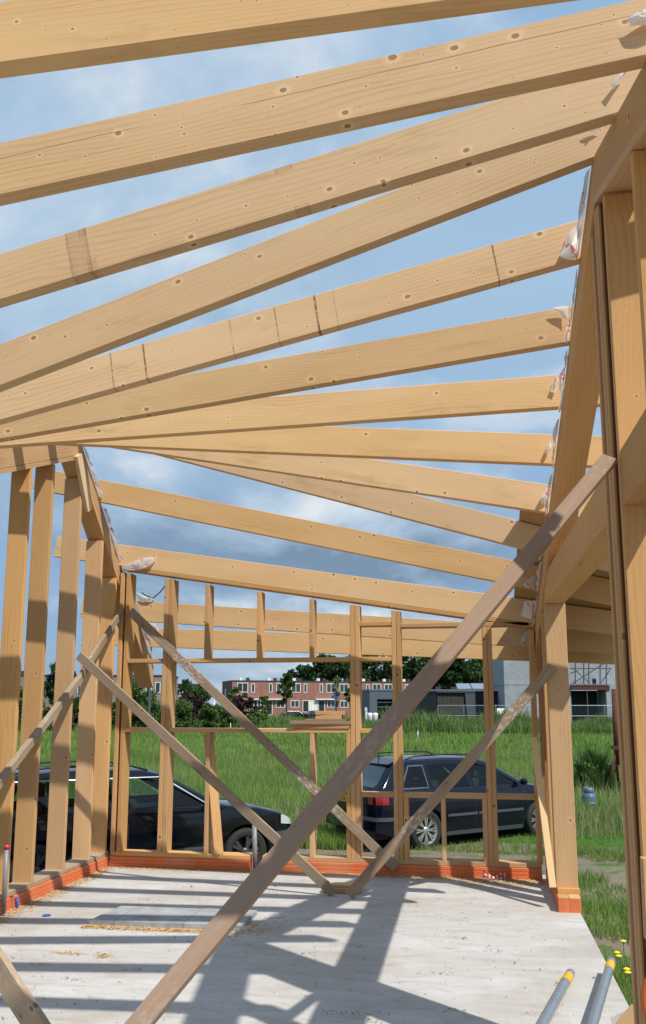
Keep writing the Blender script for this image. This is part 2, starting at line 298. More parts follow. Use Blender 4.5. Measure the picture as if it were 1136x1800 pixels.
def film_mat():
    m, t, b = newmat('membrane_film'); tcn = N(t, 'ShaderNodeTexCoord'); O = tcn.outputs['Object']
    n = noise_(t, O, 16, 5, .6); c = mix(t, n, (.68, .68, .69), (.86, .86, .87))
    mp_ = N(t, 'ShaderNodeMapping'); mp_.inputs['Rotation'].default_value = (.4, .6, .3); t.links.new(O, mp_.inputs[0])
    w = N(t, 'ShaderNodeTexWave'); w.inputs['Scale'].default_value = 2.6; w.inputs['Distortion'].default_value = 2.5; w.inputs['Detail'].default_value = 2; t.links.new(mp_.outputs[0], w.inputs['Vector'])
    sp = noise_(t, O, 42, 2, .5)
    k = math_(t, 'MULTIPLY', ramp(t, w.outputs['Fac'], [(.86, 0), (.93, 1)]), ramp(t, sp, [(.50, 0), (.56, 1)]))
    c = mix(t, math_(t, 'MULTIPLY', k, .8), c, (.62, .06, .08)); t.links.new(c, b.inputs['Base Color']); b.inputs['Roughness'].default_value = .35
    tr = N(t, 'ShaderNodeBsdfTranslucent'); t.links.new(c, tr.inputs[0]); mx = N(t, 'ShaderNodeMixShader'); mx.inputs[0].default_value = .45
    t.links.new(b.outputs[0], mx.inputs[1]); t.links.new(tr.outputs[0], mx.inputs[2]); t.links.new(mx.outputs[0], t.nodes['Material Output'].inputs[0]); return m
M_film = film_mat()
def brick_mat(name, a, b_, mortar, sw=.22, sh=.065):
    m, t, b = newmat(name); tcn = N(t, 'ShaderNodeTexCoord'); s = N(t, 'ShaderNodeSeparateXYZ'); t.links.new(tcn.outputs['Object'], s.inputs[0])
    c_ = N(t, 'ShaderNodeCombineXYZ'); t.links.new(math_(t, 'ADD', s.outputs[0], s.outputs[1]), c_.inputs[0]); t.links.new(s.outputs[2], c_.inputs[1])
    br = N(t, 'ShaderNodeTexBrick'); t.links.new(c_.outputs[0], br.inputs['Vector']); br.inputs['Scale'].default_value = 1
    br.inputs['Brick Width'].default_value = sw; br.inputs['Row Height'].default_value = sh; br.inputs['Mortar Size'].default_value = .008
    br.inputs['Color1'].default_value = (*a, 1); br.inputs['Color2'].default_value = (*b_, 1); br.inputs['Mortar'].default_value = (*mortar, 1)
    n = noise_(t, tcn.outputs['Object'], 1.1, 7, .75); c = mix(t, ramp(t, n, [(.3, .0), (.75, .55)]), br.outputs[0], tuple(v*.45 for v in a))
    t.links.new(c, b.inputs['Base Color']); b.inputs['Roughness'].default_value = .9; return m
M_brick = brick_mat('red_brick', (.26, .083, .055), (.36, .14, .092), (.33, .27, .23)); M_brickb = brick_mat('brown_brick', (.15, .070, .055), (.20, .10, .08), (.18, .15, .13))
M_brickg = brick_mat('grey_brown_brick', (.20, .155, .125), (.31, .25, .205), (.29, .26, .23)); M_block = brick_mat('concrete_block', (.33, .36, .39), (.38, .41, .44), (.28, .30, .33), .6, .25)

# ------------------------------------------------------------------ object helpers
def world(p): return Matrix.Identity(4) if p is None else world(p.parent) @ p.matrix_basis if p.parent else p.matrix_basis.copy()
def link(name, me, mat=None, parent=None, M=None):
    o = bpy.data.objects.new(name, me); COL.objects.link(o)
    if mat is not None and me is not None and not me.materials: me.materials.append(mat)
    M = M if M is not None else Matrix.Identity(4)
    if parent: o.parent = parent; o.matrix_basis = world(parent).inverted() @ M
    else: o.matrix_basis = M
    return o
def tag(o, label, cat, group=None, kind=None):
    if label: o['label'] = label
    if cat: o['category'] = cat
    if group: o['group'] = group
    if kind: o['kind'] = kind
    return o
def empty(name, loc=(0, 0, 0), rz=0, parent=None):
    M = Matrix.Translation(loc) @ Matrix.Rotation(rz, 4, 'Z')
    o = bpy.data.objects.new(name, None); COL.objects.link(o); o.empty_display_size = .2
    if parent: o.parent = parent; o.matrix_basis = world(parent).inverted() @ M
    else: o.matrix_basis = M
    return o
def thing(name, label, cat, loc=(0, 0, 0), rz=0, group=None): return tag(empty(name, loc, rz), label, cat, group)
def mesh(name, v, f, smooth=False):
    me = bpy.data.meshes.new(name); me.from_pydata([tuple(p) for p in v], [], f)
    bm = bmesh.new(); bm.from_mesh(me); bmesh.ops.recalc_face_normals(bm, faces=bm.faces); bm.to_mesh(me); bm.free()
    if smooth: me.polygons.foreach_set('use_smooth', [True]*len(me.polygons))
    me.update(); return me
_bc = {}
def beam_me(l, w, h, c=.004, key=''):
    k = (round(l, 3), round(w, 3), round(h, 3), c, key)
    if k in _bc: return _bc[k]
    a, b = w/2, h/2; pr = [(-a+c, -b), (a-c, -b), (a, -b+c), (a, b-c), (a-c, b), (-a+c, b), (-a, b-c), (-a, -b+c)]
    v = [(x, y, z) for x in (0, l) for y, z in pr]
    f = [tuple(range(7, -1, -1)), tuple(range(8, 16))] + [(i, (i+1) % 8, 8+(i+1) % 8, 8+i) for i in range(8)]
    _bc[k] = mesh('timber', v, f); return _bc[k]
def frame(a, b, up):
    x = (Vector(b)-Vector(a)); l = x.length; x.normalize(); z = Vector(up); z = (z-x*z.dot(x)).normalized(); y = z.cross(x)
    M = Matrix((x, y, z)).transposed().to_4x4(); M.translation = Vector(a); return M, l
def beam(name, a, b, w, h, up=(0, 0, 1), mat=None, parent=None, c=.004):
    """timber from a to b (centre line), w across, h along up"""
    M, l = frame(a, b, up); me = beam_me(l, w, h, c, mat.name); return link(name, me, mat, parent, M)
class MB:
    def __init__(s): s.v = []; s.f = []
    def quad(s, *p): n = len(s.v); s.v += [tuple(q) for q in p]; s.f.append(tuple(range(n, n+len(p))))
    def box(s, x0, x1, y0, y1, z0, z1):
        n = len(s.v); s.v += [(x, y, z) for z in (z0, z1) for x, y in ((x0, y0), (x1, y0), (x1, y1), (x0, y1))]
        s.f += [(n+3, n+2, n+1, n), (n+4, n+5, n+6, n+7)] + [(n+i, n+(i+1) % 4, n+4+(i+1) % 4, n+4+i) for i in range(4)]
        return s
    def tube(s, pts, r, n=8, caps=True):
        pts = [Vector(p) for p in pts]; base = len(s.v)
        for i, p in enumerate(pts):
            d = (pts[min(i+1, len(pts)-1)]-pts[max(i-1, 0)]).normalized(); u = d.orthogonal().normalized() if i == 0 else (u-d*u.dot(d)).normalized(); w = d.cross(u)
            rr = r[i] if isinstance(r, (list, tuple)) else r
            s.v += [tuple(p+(u*math.cos(2*math.pi*k/n)+w*math.sin(2*math.pi*k/n))*rr) for k in range(n)]
        for i in range(len(pts)-1):
            for k in range(n): s.f.append((base+i*n+k, base+i*n+(k+1) % n, base+(i+1)*n+(k+1) % n, base+(i+1)*n+k))
        if caps: s.f.append(tuple(range(base+n-1, base-1, -1))); e = base+(len(pts)-1)*n; s.f.append(tuple(range(e, e+n)))
        return s
    def lathe(s, prof, n=24, c=(0, 0, 0)):
        base = len(s.v); m = len(prof)
        for k in range(n):
            a = 2*math.pi*k/n; s.v += [(c[0]+r*math.cos(a), c[1]+r*math.sin(a), c[2]+z) for r, z in prof]
        for k in range(n):
            for i in range(m-1): s.f.append((base+k*m+i, base+((k+1) % n)*m+i, base+((k+1) % n)*m+i+1, base+k*m+i+1))
        return s
    def put(s, name, mat, parent=None, M=None, smooth=False): return link(name, mesh(name, s.v, s.f, smooth), mat, parent, M)
def copy_tree(o, parent=None):
    c = o.copy(); COL.objects.link(c); c.parent = parent
    for ch in o.children: copy_tree(ch, c)
    return c

# ================================================================== ground, slab
def smooth(a, b, x): t = np.clip((x-a)/(b-a), 0, 1); return t*t*(3-2*t)
GZ = -.65
def gz(x, y):
    dx = np.maximum(np.maximum(-3.9-x, x-.86), 0); dy = np.maximum(y-8.95, 0); d = np.sqrt(dx*dx+dy*dy)
    return GZ + .30*np.exp(-(d/1.1)**2)*(x > .3) + .06*np.sin(x*.31+1)*np.sin(y*.23) * smooth(16, 25, y) + .02*np.sin(x*2.1)*np.sin(y*1.7)
def axis(c, near, far, n1, n2):
    a = np.linspace(c-near, c+near, n1); g = near*np.exp(np.linspace(0, math.log(far/near), n2))[1:]
    return np.concatenate([c-g[::-1], a, c+g])
gx = axis(0, 14, 2500, 94, 22); gy = axis(12, 20, 3000, 112, 24)
GX, GY = np.meshgrid(gx, gy); GZv = gz(GX, GY)
nx, ny = len(gx), len(gy)
gm = mesh('ground', np.stack([GX.ravel(), GY.ravel(), GZv.ravel()], 1).tolist(), [(j*nx+i, j*nx+i+1, (j+1)*nx+i+1, (j+1)*nx+i) for j in range(ny-1) for i in range(nx-1)], True)
tag(link('ground', gm, ground_mat()), None, None, kind='structure')
sl = MB(); pl = [(-3.95, -2.4), (.70, -2.4), (.70, 5.05), (.832, 5.21), (.848, 7.55), (.90, 8.97), (-3.95, 8.97)]
n_ = len(pl); sl.v = [(x, y, z) for z in (-.28, 0) for x, y in pl]; sl.f = [tuple(range(n_-1, -1, -1)), tuple(range(n_, 2*n_))]+[(i, (i+1) % n_, n_+(i+1) % n_, n_+i) for i in range(n_)]
tag(sl.put('concrete_slab', M_conc), None, None, kind='structure')

# ================================================================== timber frame
house = thing('timber_house', 'unfinished house frame of new spruce timber with twisted open roof rafters on concrete slab', 'timber frame', (-1.4, 5, 0))
roof = empty('roof_frame', (-1.4, 6, 3), parent=house)
XL, XR = -3.655, .69; WT = .176
YB = 8.72; SP = .586
zl = [3.634, 3.373, 3.119, 2.897, 3.120, 3.333, 3.540, 3.773, 4.0, 4.22, 3.677, 3.107, 2.561, 2.306]
zr = [3.683, 3.889, 4.099, 4.299, 4.072, 3.835, 3.618, 3.377, 3.138, 2.905, 2.665, 2.411, 2.212, 2.104]
RY = [YB-(11-i)*SP for i in range(14)]
def rz(i, X): return zl[i]+(zr[i]-zl[i])*(X+3.65)/4.37
M_r3 = wood('stained_spruce', SPR, SPD, .55, stains=((2.757, .055, -.13, .13, .62), (3.76, .043, .085, .13, .6), (3.80, .035, -.12, -.095, .5), (2.79, .02, .07, .13, .6), (2.81, .022, -.13, -.05, .5)))
M_r2 = wood('checked_spruce', SPR, SPD, .55, cracks=((.022, .0014, .75), (-.045, .001, .5)))
M_r5 = wood('marked_spruce', SPR, SPD, .6, marks=((2.396, .0045, .6), (2.604, .006, .75), (3.145, .004, .4), (3.419, .004, .55), (3.661, .007, .8), (3.774, .003, .4), (4.708, .005, .7)))
for i in range(14):
    xl, xr = -4.34-.03*(i % 3), 1.62+.04*(i % 2)
    if i in (0, 1): xr = 1.3
    h = .228; y = RY[i]+.035
    a = Vector((xl, y, rz(i, xl)+h/2)); b = Vector((xr, y, rz(i, xr)+h/2))
    beam('rafter', a, b, .070, h, (0, 0, 1), M_r2 if i == 1 else M_r3 if i == 2 else M_r5 if i == 4 else M_raft, roof, .003)
# the roof goes on above and behind the camera
for k in range(1, 6):
    y = RY[0]-k*SP+.035; za, zb = zl[0]+.26*k*(1 if k < 4 else .85), zr[0]-.205*k
    beam('rafter', (-4.34, y, za+.114), (1.3, y, zb+.114), .070, .228, (0, 0, 1), M_raft, roof, .003)
# sloped wall chords under the rafters (mitred prisms, grain along their length)
def chord(name, y0, z0, y1, z1, dep, x0, x1, mat, parent):
    a = Vector((x0, y0, z0)); b = Vector((x0, y1, z1)); M, l = frame(a, b, (0, 0, 1)); Mi = M.inverted(); m = MB()
    P = [Vector((x, y, z)) for x in (x0, x1) for y, z in ((y0, z0-dep), (y1, z1-dep), (y1, z1), (y0, z0))]
    m.v = [tuple(Mi @ p) for p in P]; m.f = [(3, 2, 1, 0), (4, 5, 6, 7)]+[(i, (i+1) % 4, 4+(i+1) % 4, 4+i) for i in range(4)]
    return m.put(name, mat, parent, M)
def lz(y, prof):
    for (a, za), (b, zb) in zip(prof, prof[1:]):
        if a <= y <= b: return za+(zb-za)*(y-a)/(b-a)
    return prof[-1][1]
y3, y9 = RY[3]+.035, RY[9]+.035
LP = [(-1.2, zl[3]+(y3+1.2)*.42), (y3, zl[3]-.002), (y9+.02, zl[9]-.002), (y9+.02+2.27, zl[9]-.002-2.27*.945)]
RP = [(-1.2, zr[3]-(y3+1.2)*.352), (y3, zr[3]-.002), (y3+5.7, zr[3]-.002-5.7*.4045)]
CD = .20; PD = .042
for prof, xi, s in ((LP, XL, -1), (RP, XR, 1)):
    for (a, za), (b, zb) in zip(prof, prof[1:]):
        x0, x1 = (xi-WT, xi) if s < 0 else (xi, xi+WT)
        chord('top_chord', a+.001, za-.004, b-.001, zb-.004, CD, x0, x1, M_stud, roof)
        chord('chord_plate', a+.003, za-.008-CD, b-.003, zb-.008-CD, PD, x0-.003 if s < 0 else x0-.004, x1+.004 if s < 0 else x1+.003, M_edge, roof)
def under(prof, y): return lz(y, prof)-CD-PD-.012
# plywood deck over the eaves corner, twisted with the rafters
dk = MB(); ds = [9, 10, 11, 12, 13]; rows = []
for k, i in enumerate([8.62, 9, 10, 11, 12, 13, 13.4]):
    i0 = min(int(i), 12); fr = i-i0; Y = RY[i0]+fr*SP+.036
    rows.append([(X, Y, (1-fr)*rz(i0, X)+fr*rz(i0+1, X)+.232) for X in (.50, 1.75)])
for t_ in (0, .018):
    for r_ in rows: dk.v += [(x, y, z+t_) for x, y, z in r_]
nr = len(rows)
for k in range(nr-1):
    dk.f += [(2*k, 2*k+1, 2*k+3, 2*k+2), (2*nr+2*k, 2*nr+2*k+2, 2*nr+2*k+3, 2*nr+2*k+1), (2*k, 2*k+2, 2*nr+2*k+2, 2*nr+2*k), (2*k+1, 2*nr+2*k+1, 2*nr+2*k+3, 2*k+3)]
dk.f += [(0, 2*nr, 2*nr+1, 1), (2*nr-2, 2*nr-1, 4*nr-1, 4*nr-2)]
dk.put('plywood_sheet', M_ply, roof)

# ---- side wall, left of the view
lw = empty('wall_frame', (XL-.08, 6, 0), parent=house)
SZ = .145   # top of the bottom plate
def stud(name, x, y, z0, z1, wx, wy, mat, parent): return beam(name, (x, y, z0), (x, y, z1), wx, wy, (0, 1, 0), mat, parent)
for y in (4.0, 4.6, 5.15, 5.7, 6.2, 6.713, 7.124, 7.713, 8.261):
    stud('stud', XL-WT/2, y+.02, SZ, under(LP, y+.04)-.01, WT, .042, M_stud, lw)
stud('stud', XL-WT/2, 8.66, SZ, under(LP, 8.665), WT, .045, M_stud, lw)
p_ = [at_x(*q, XL+.022) for q in ((137, 800), (156, 897))]
beam('gusset_board', p_[0], p_[1], .04, .11, (0, 1, 0), M_fresh, lw)
beam('bottom_plate', (XL-WT/2, 1, .124), (XL-WT/2, 8.74, .124), WT, .042, (0, 0, 1), M_old, lw)
for k in range(3): beam('sill_strip', (XL-WT/2+.014, 6.83, .017+.034*k), (XL-WT/2+.014, 8.73, .017+.034*k), WT, .0335, (0, 0, 1), M_orange, lw, .004)
for k in range(3): beam('sill_strip', (XL-WT/2+.014, 1, .017+.034*k), (XL-WT/2+.014, 6.77, .017+.034*k), WT, .0335, (0, 0, 1), M_orange, lw, .004)

# ---- back wall
bw = empty('wall_frame', (-1.4, YB+.08, 0), parent=house)
Yc = YB+WT/2
ztop = lambda x: rz(11, x)-.052
beam('top_plate', (-3.61, Yc, rz(11, -3.61)-.022), (.67, Yc, rz(11, .67)-.022), WT, .04, (0, 0, 1), M_edge, bw)
HZ0, HZ1, RZ1, R2 = 2.08, 2.39, 1.365, .748
def bst(x, z0, z1, w=.045, m=M_stud, y=Yc, d=WT): return stud('stud', x, y, z0, z1, w, d, m, bw)
for x in (-3.612, -3.545): bst(x, SZ, ztop(x)-.02)
for x in (-3.110, -3.060): bst(x, SZ, ztop(x)-.02, .048)
for x in (-2.662, -2.100, -1.545): bst(x, HZ0+.022, ztop(x)-.02)
for x in (-1.125, -1.074): bst(x, SZ, ztop(x)-.02, .048)
bst(-1.172, SZ, RZ1-.022, .042)
for x in (-.703, -.657): bst(x, SZ, ztop(x)-.02, .044)
bst(-.608, SZ, R2-.022, .044)
for x in (.198, .245): bst(x, SZ, HZ1+.0, .045)
bst(.151, SZ, R2-.022, .044)
bst(.655, SZ, ztop(.655)-.02)
for z in (HZ0, RZ1):
    for x0, x1 in ((-3.52, -3.136), (-3.034, -1.151), (-1.048, -.727)): beam('header' if z > 2 else 'window_rail', (x0, Yc, z), (x1, Yc, z), WT, .042, (0, 0, 1), M_edge, bw)
for x0, x1, z in ((-1.048, -.727, HZ1+.045), (-.633, .63, HZ1+.024)): beam('header', (x0, Yc, z), (x1, Yc, z), WT, .042, (0, 0, 1), M_edge, bw)
for x0, x1 in ((-1.048, -.727), (-.633, .174), (.269, .63)): beam('window_rail', (x0, Yc, R2), (x1, Yc, R2), WT, .042, (0, 0, 1), M_edge, bw)
bst(-2.622, SZ, RZ1-.022, .042); bst(-1.540, SZ, RZ1-.022, .045); bst(-.246, SZ, R2-.022, .042)
for x0, x1 in ((-3.63, -2.165), (-2.035, .665)):
    beam('bottom_plate', (x0, Yc, .124), (x1, Yc, .124), WT, .042, (0, 0, 1), M_edge, bw)
    for k in range(3): beam('sill_strip', (x0+.003*k, Yc-.014, .017+.034*k), (x1-.002*k, Yc-.014, .017+.034*k), WT, .0335, (0, 0, 1), M_orange, bw, .004)

# ---- right wall: corner post, door lintel, door post
rw = empty('wall_frame', (XR+.08, 6.5, 0), parent=house)
Xc = XR+WT/2
for y in (7.64, 7.687): stud('post_ply', Xc, y+.0235, .15, 2.485 if y < 7.66 else under(RP, y+.05)-.01, WT, .046, M_stud, rw)
stud('post_ply', Xc, 7.64+.02, 2.745, under(RP, 7.68)-.01, WT, .04, M_stud, rw)
for y in (7.98, 8.28, 8.6): stud('stud', Xc-.004, y, SZ, under(RP, y+.03)-.01, WT, .044, M_red if y > 8.1 else M_stud, rw)
beam('lintel', (Xc, 4.245, 2.61), (Xc, 7.66, 2.61), WT-.01, .245, (0, 0, 1), M_edge, rw)
beam('lintel', (Xc, 2.2, 2.60), (Xc, 3.812, 2.60), WT-.01, .245, (0, 0, 1), M_edge, rw)
beam('bottom_plate', (Xc+.005, 7.57, .129), (Xc+.005, 8.71, .129), WT, .04, (0, 0, 1), M_edge, rw)
for k in range(2):
    for j in (0, 1): beam('sill_strip', (Xc-.044+.0885*j-.01, 7.415, .026+.052*k), (Xc-.044+.0885*j+.005, 8.71, .026+.052*k), .087, .0515, (0, 0, 1), M_orange, rw, .004)
for j in (0, 1): beam('sill_cap', (Xc-.044+.0885*j-.01, 7.417, .1075), (Xc-.044+.0885*j-.008, 7.565, .1075), .0855, .006, (0, 0, 1), M_edge, rw, .001)
for (y0, y1, m, dx, ww) in ((3.819, 3.857, M_edge, 0, WT), (4.001, 4.047, M_edge, .002, WT), (4.050, 4.098, M_edge, -.002, WT), (4.101, 4.200, M_red, .010, WT), (4.203, 4.240, M_edge, 0, WT), (3.860, 3.992, M_red, .074, .022), (3.993, 3.9995, M_recess_shade, .0, .150)):  # last two: added board keeping sun out of the gap, strip painting its shade
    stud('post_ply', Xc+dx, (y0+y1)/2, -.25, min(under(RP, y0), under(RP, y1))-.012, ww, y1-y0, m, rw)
for y in (3.2, 2.4): stud('stud', Xc, y, .0, under(RP, y)-.01, WT, .045, M_stud, rw)
beam('bottom_plate', (Xc+.02, 2.0, -.02), (Xc+.02, 4.25, -.02), WT, .1, (0, 0, 1), M_edge, rw)

# ---- membrane film clamped between chords and rafters
def film(name, pts, wid, drop, seed, parent=roof, n=26):
    """crumpled ribbon along pts; wid/drop: vectors of the free edge"""
    P = [Vector(p) for p in pts]; L = [0]
    for a, b in zip(P, P[1:]): L.append(L[-1]+(b-a).length)
    m = MB(); R_ = 5
    for i in range(n):
        s = L[-1]*i/(n-1); k = max(j for j in range(len(L)) if L[j] <= s+1e-9); k = min(k, len(P)-2); t_ = (s-L[k])/(L[k+1]-L[k]); p = P[k].lerp(P[k+1], t_)
        for j in range(R_):
            q = noise.noise_vector(Vector((s*7+seed, j*.9, seed*3.1)))*.018*j/2
            w_ = .6+.55*noise.noise(Vector((s*2.1, seed, 0))); m.v.append(tuple(p+Vector(wid)*(j/(R_-1))*w_+Vector(drop)*((j/(R_-1))**1.5)*w_+q))
    m.f = [(i*R_+j, i*R_+j+1, (i+1)*R_+j+1, (i+1)*R_+j) for i in range(n-1) for j in range(R_-1)]
    return m.put(name, M_film, parent, smooth=False)
for i in range(3, 12):
    ya, yb = RY[i]+.085, RY[i+1]-.01
    film('membrane_strip', [(XR-.004, ya, lz(ya, RP)+.006), (XR-.004, yb, lz(yb, RP)+.006)], (-.03, 0, 0), (-.012, 0, -.075), 1.7*i)
for i in range(9, 13):
    ya, yb = RY[i]+.085, RY[i+1]-.01
    film('membrane_strip', [(XL+.004, ya, lz(ya, LP)+.008), (XL+.004, yb, lz(yb, LP)+.008)], (.04, 0, .02), (.01, 0, -.05), 9+1.3*i)
def flap(poly, Y, seed, parent=roof):
    """loose film end hanging against a rafter face: outline filled by a crumpled fan"""
    P = [at_y(x, y, Y) for x, y in poly]; c = sum(P, Vector())/len(P); m = MB(); rings = 4; n = len(P)*3
    ring = [P[k//3].lerp(P[(k//3+1) % len(P)], (k % 3)/3) for k in range(n)]
    m.v.append(tuple(c+Vector((0, -.025, 0))))
    for r_ in range(1, rings+1):
        for k, p in enumerate(ring):
            q = c.lerp(p, r_/rings); d = noise.noise_vector(q*9+Vector((seed, 0, 0)))
            m.v.append(tuple(q+Vector((d.x*.012, -.012-.014*(1-r_/rings)+d.y*.022, d.z*.012))))
    for k in range(n): m.f.append((0, 1+k, 1+(k+1) % n))
    for r_ in range(rings-1):
        for k in range(n): m.f.append((1+r_*n+k, 1+(r_+1)*n+k, 1+(r_+1)*n+(k+1) % n, 1+r_*n+(k+1) % n))
    return m.put('membrane_flap', M_film, parent)
FL = [(1, [(1100, 38), (1122, 24), (1150, 14), (1150, 50), (1108, 52)]), (2, [(1074, 150), (1092, 128), (1100, 126), (1092, 140), (1080, 160)]), (3, [(1030, 228), (1060, 222), (1050, 232), (1034, 234)]),
      (4, [(984, 452), (1000, 410), (1014, 398), (1018, 430), (1012, 458), (1000, 460)]), (5, [(968, 546), (990, 541), (999, 540), (997, 565), (988, 562), (984, 552)]),
      (6, [(966, 690), (978, 662), (982, 668), (976, 692)]), (7, [(957, 795), (968, 775), (970, 786), (962, 800)]), (8, [(948, 878), (962, 858), (964, 880), (952, 890)]),
      (10, [(919, 1028), (940, 1012), (943, 1015), (938, 1036), (927, 1034)]), (10, [(915, 1084), (921, 1056), (936, 1058), (934, 1088)]), (12, [(914, 1128), (922, 1115), (932, 1104), (930, 1120), (920, 1130)]),
      (11, [(216, 994), (240, 984), (278, 977), (270, 992), (248, 1002), (222, 1003)]), (12, [(236, 1040), (246, 1044), (272, 1054), (262, 1058), (248, 1056)]), (13, [(262, 1094), (280, 1094), (279, 1112), (268, 1104)])]
for k, (i, poly) in enumerate(FL): flap(poly, RY[i]-.012, 3.7*k)

# ================================================================== temporary braces and loose timber
GB = 'temporary braces across the frame'
def brace(label, a, b, w, h, up, mat, name='diagonal_brace', group=GB): return tag(beam(name, a, b, w, h, up, mat, None, .002), label, 'brace', group)
a = at_x(1072, 806, XR-.035); b = at_y(222, 1828, 2.8)
brace('long dark brown brace running from the door post down to the bottom edge', a, b, .028, .072, (-.2, .35, .55), M_oldd)
a = at_x(139, 1152, XL+.03); b = at_z(588, 1571, .02)
brace('weathered grey plank sloping from the side wall studs to the wooden block on the floor', a, b, .024, .088, (0, -.1, 1), M_old)
brace('weathered plank crossing the back wall from its top left corner down to the orange sill', at_y(229, 1074, YB-.04), at_y(696, 1526, YB-.04), .024, .09, (0, 0, 1), M_old)
a = at_z(614, 1574, .025); b = at_y(972, 1172, 7.61)
brace('pale weathered plank rising from the wooden block on the floor to the corner post', a, b, .024, .088, (0, -.1, 1), M_old)
a = at_x(217, 1070, XL+.045); b = at_x(150, 1176, XL+.045)
brace('short grey batten nailed high on the side wall studs by the back corner', a, at_x(128, 1212, XL+.045), .03, .07, (0, 0, 1), M_old)
a = at_x(141, 1192, XL+.055); b = at_x(-60, 1452, XL+.055)
brace('long grey batten running down across the side wall studs to the left edge', a, b, .05, .062, (0, 0, 1), M_old)
a = at_z(95, 1850, .03); b = at_y(-170, 1440, 4.35)
brace('thick pale plank sloping into the bottom left corner of the view', a, b, .036, .12, (.2, -.1, 1), M_old)
stake = beam('timber_stake', at_y(939, 1296, 7.9), at_y(972, 1560, 7.52), .02, .055, (1, 0, 0), M_fresh, None, .002)
tag(stake, 'narrow pale stake leaning against the corner post of the door opening', 'stake')
tag(beam('loose_stud', at_y(367, 1290, YB+.09), at_y(383, 1503, YB-.02)+Vector((0, .03, 0)), .045, .095, (1, .6, 0), M_stud), 'loose stud leaning askew below the window rail beside a short upright', 'loose stud')
blk = thing('foot_block', 'flat block of two boards on the slab where two planks meet', 'wooden block', at_z(600, 1572))
c_ = at_z(600, 1570)
beam('board', c_+Vector((-.17, .06, .022)), c_+Vector((.17, .05, .022)), .16, .042, (0, 0, 1), M_stud, blk)
beam('board', c_+Vector((-.10, .07, .056)), c_+Vector((.13, .075, .056)), .10, .024, (0, 0, 1), M_fresh, blk)
off = MB(); q = [at_z(*p, .004) for p in ((1110, 1773), (1085, 1803), (1085, 1850), (1165, 1850), (1165, 1773))]
off.v = [(p.x, p.y, p.z+t_) for t_ in (0, .022) for p in q]; off.f = [(4, 3, 2, 1, 0), (5, 6, 7, 8, 9)]+[(i, (i+1) % 5, 5+(i+1) % 5, 5+i) for i in range(5)]
tag(off.put('floor_board', M_ply), 'plywood offcut lying at the foot of the door post', 'board')
# planks stored on the window rail
zt = RZ1+.022; yy = YB+.06; GP = 'planks stored on the window rail'
def shelf(px0, px1, z, h, w, m, label, dy=0, rz_=0):
    x0 = at_y(px0, 1270, yy+dy).x; x1 = at_y(px1, 1270, yy+dy).x
    tag(beam('stored_plank', (x0, yy+dy-rz_, z+h/2), (x1, yy+dy+rz_, z+h/2), w, h, (0, 0, 1), m, None, .002), label, 'plank', GP)
shelf(519, 616, zt, .040, .14, M_edge, 'lowest light plank of the pile lying on the window rail')
shelf(512, 618, zt+.041, .034, .15, M_oldd, 'long dark brown plank second from the bottom of the pile on the window rail', -.01, .01)
shelf(539, 610, zt+.076, .016, .14, M_oldd, 'thin dark board in the middle of the pile on the window rail', .01)
shelf(557, 602, zt+.093, .044, .12, M_stud, 'short block under the top of the pile on the window rail', .0)
shelf(556, 608, zt+.138, .036, .13, M_edge, 'topmost short board of the pile on the window rail', .005, .008)

# ================================================================== things on the slab
def tubeobj(name, pts, r, mat, parent=None, n=14): return MB().tube(pts, r, n).put(name, mat, parent, smooth=True)
def conduit(label, base, top, r, cap=None):
    t_ = thing('conduit_pipe', label, 'pipe', base, group='pipes standing up through the slab'); tubeobj('pipe', [base, top], r, M_greyp, t_)
    if cap: d = (Vector(top)-Vector(base)).normalized(); tubeobj('cap', [Vector(top)-d*.002, Vector(top)+d*.03], r+.003, cap, t_)
conduit('grey upright pipe with a red cap standing by the side wall sill', at_x(6, 1606, XL+.055)+Vector((0, 0, 0)), at_x(12, 1492, XL+.055), .018, M_redcap)
conduit('plain grey upright pipe standing in the gap of the back sill', Vector((-2.115, YB+.03, 0)), Vector((-2.128, YB+.03, .435)), .024)
for (px, y0, y1, lab) in ((485, 1512, 1528, 'short blue conduit stub at the back sill just right of the grey pipe'), (491, 1508, 1529, 'taller blue conduit stub at the back sill hard beside the shorter one')):
    p0 = at_y(px, y1, YB-.02); p1 = at_y(px, y0, YB-.02); tag(tubeobj('conduit_stub', [p0, p1], .012, M_bluep), lab, 'conduit stub', 'blue conduit stubs')
p0 = at_x(31, 1606, XL+.03); p1 = at_x(30, 1578, XL+.03); tag(tubeobj('conduit_stub', [p0, p1], .012, M_bluep), 'blue conduit stub by the side wall sill next to the red capped pipe', 'conduit stub', 'blue conduit stubs')
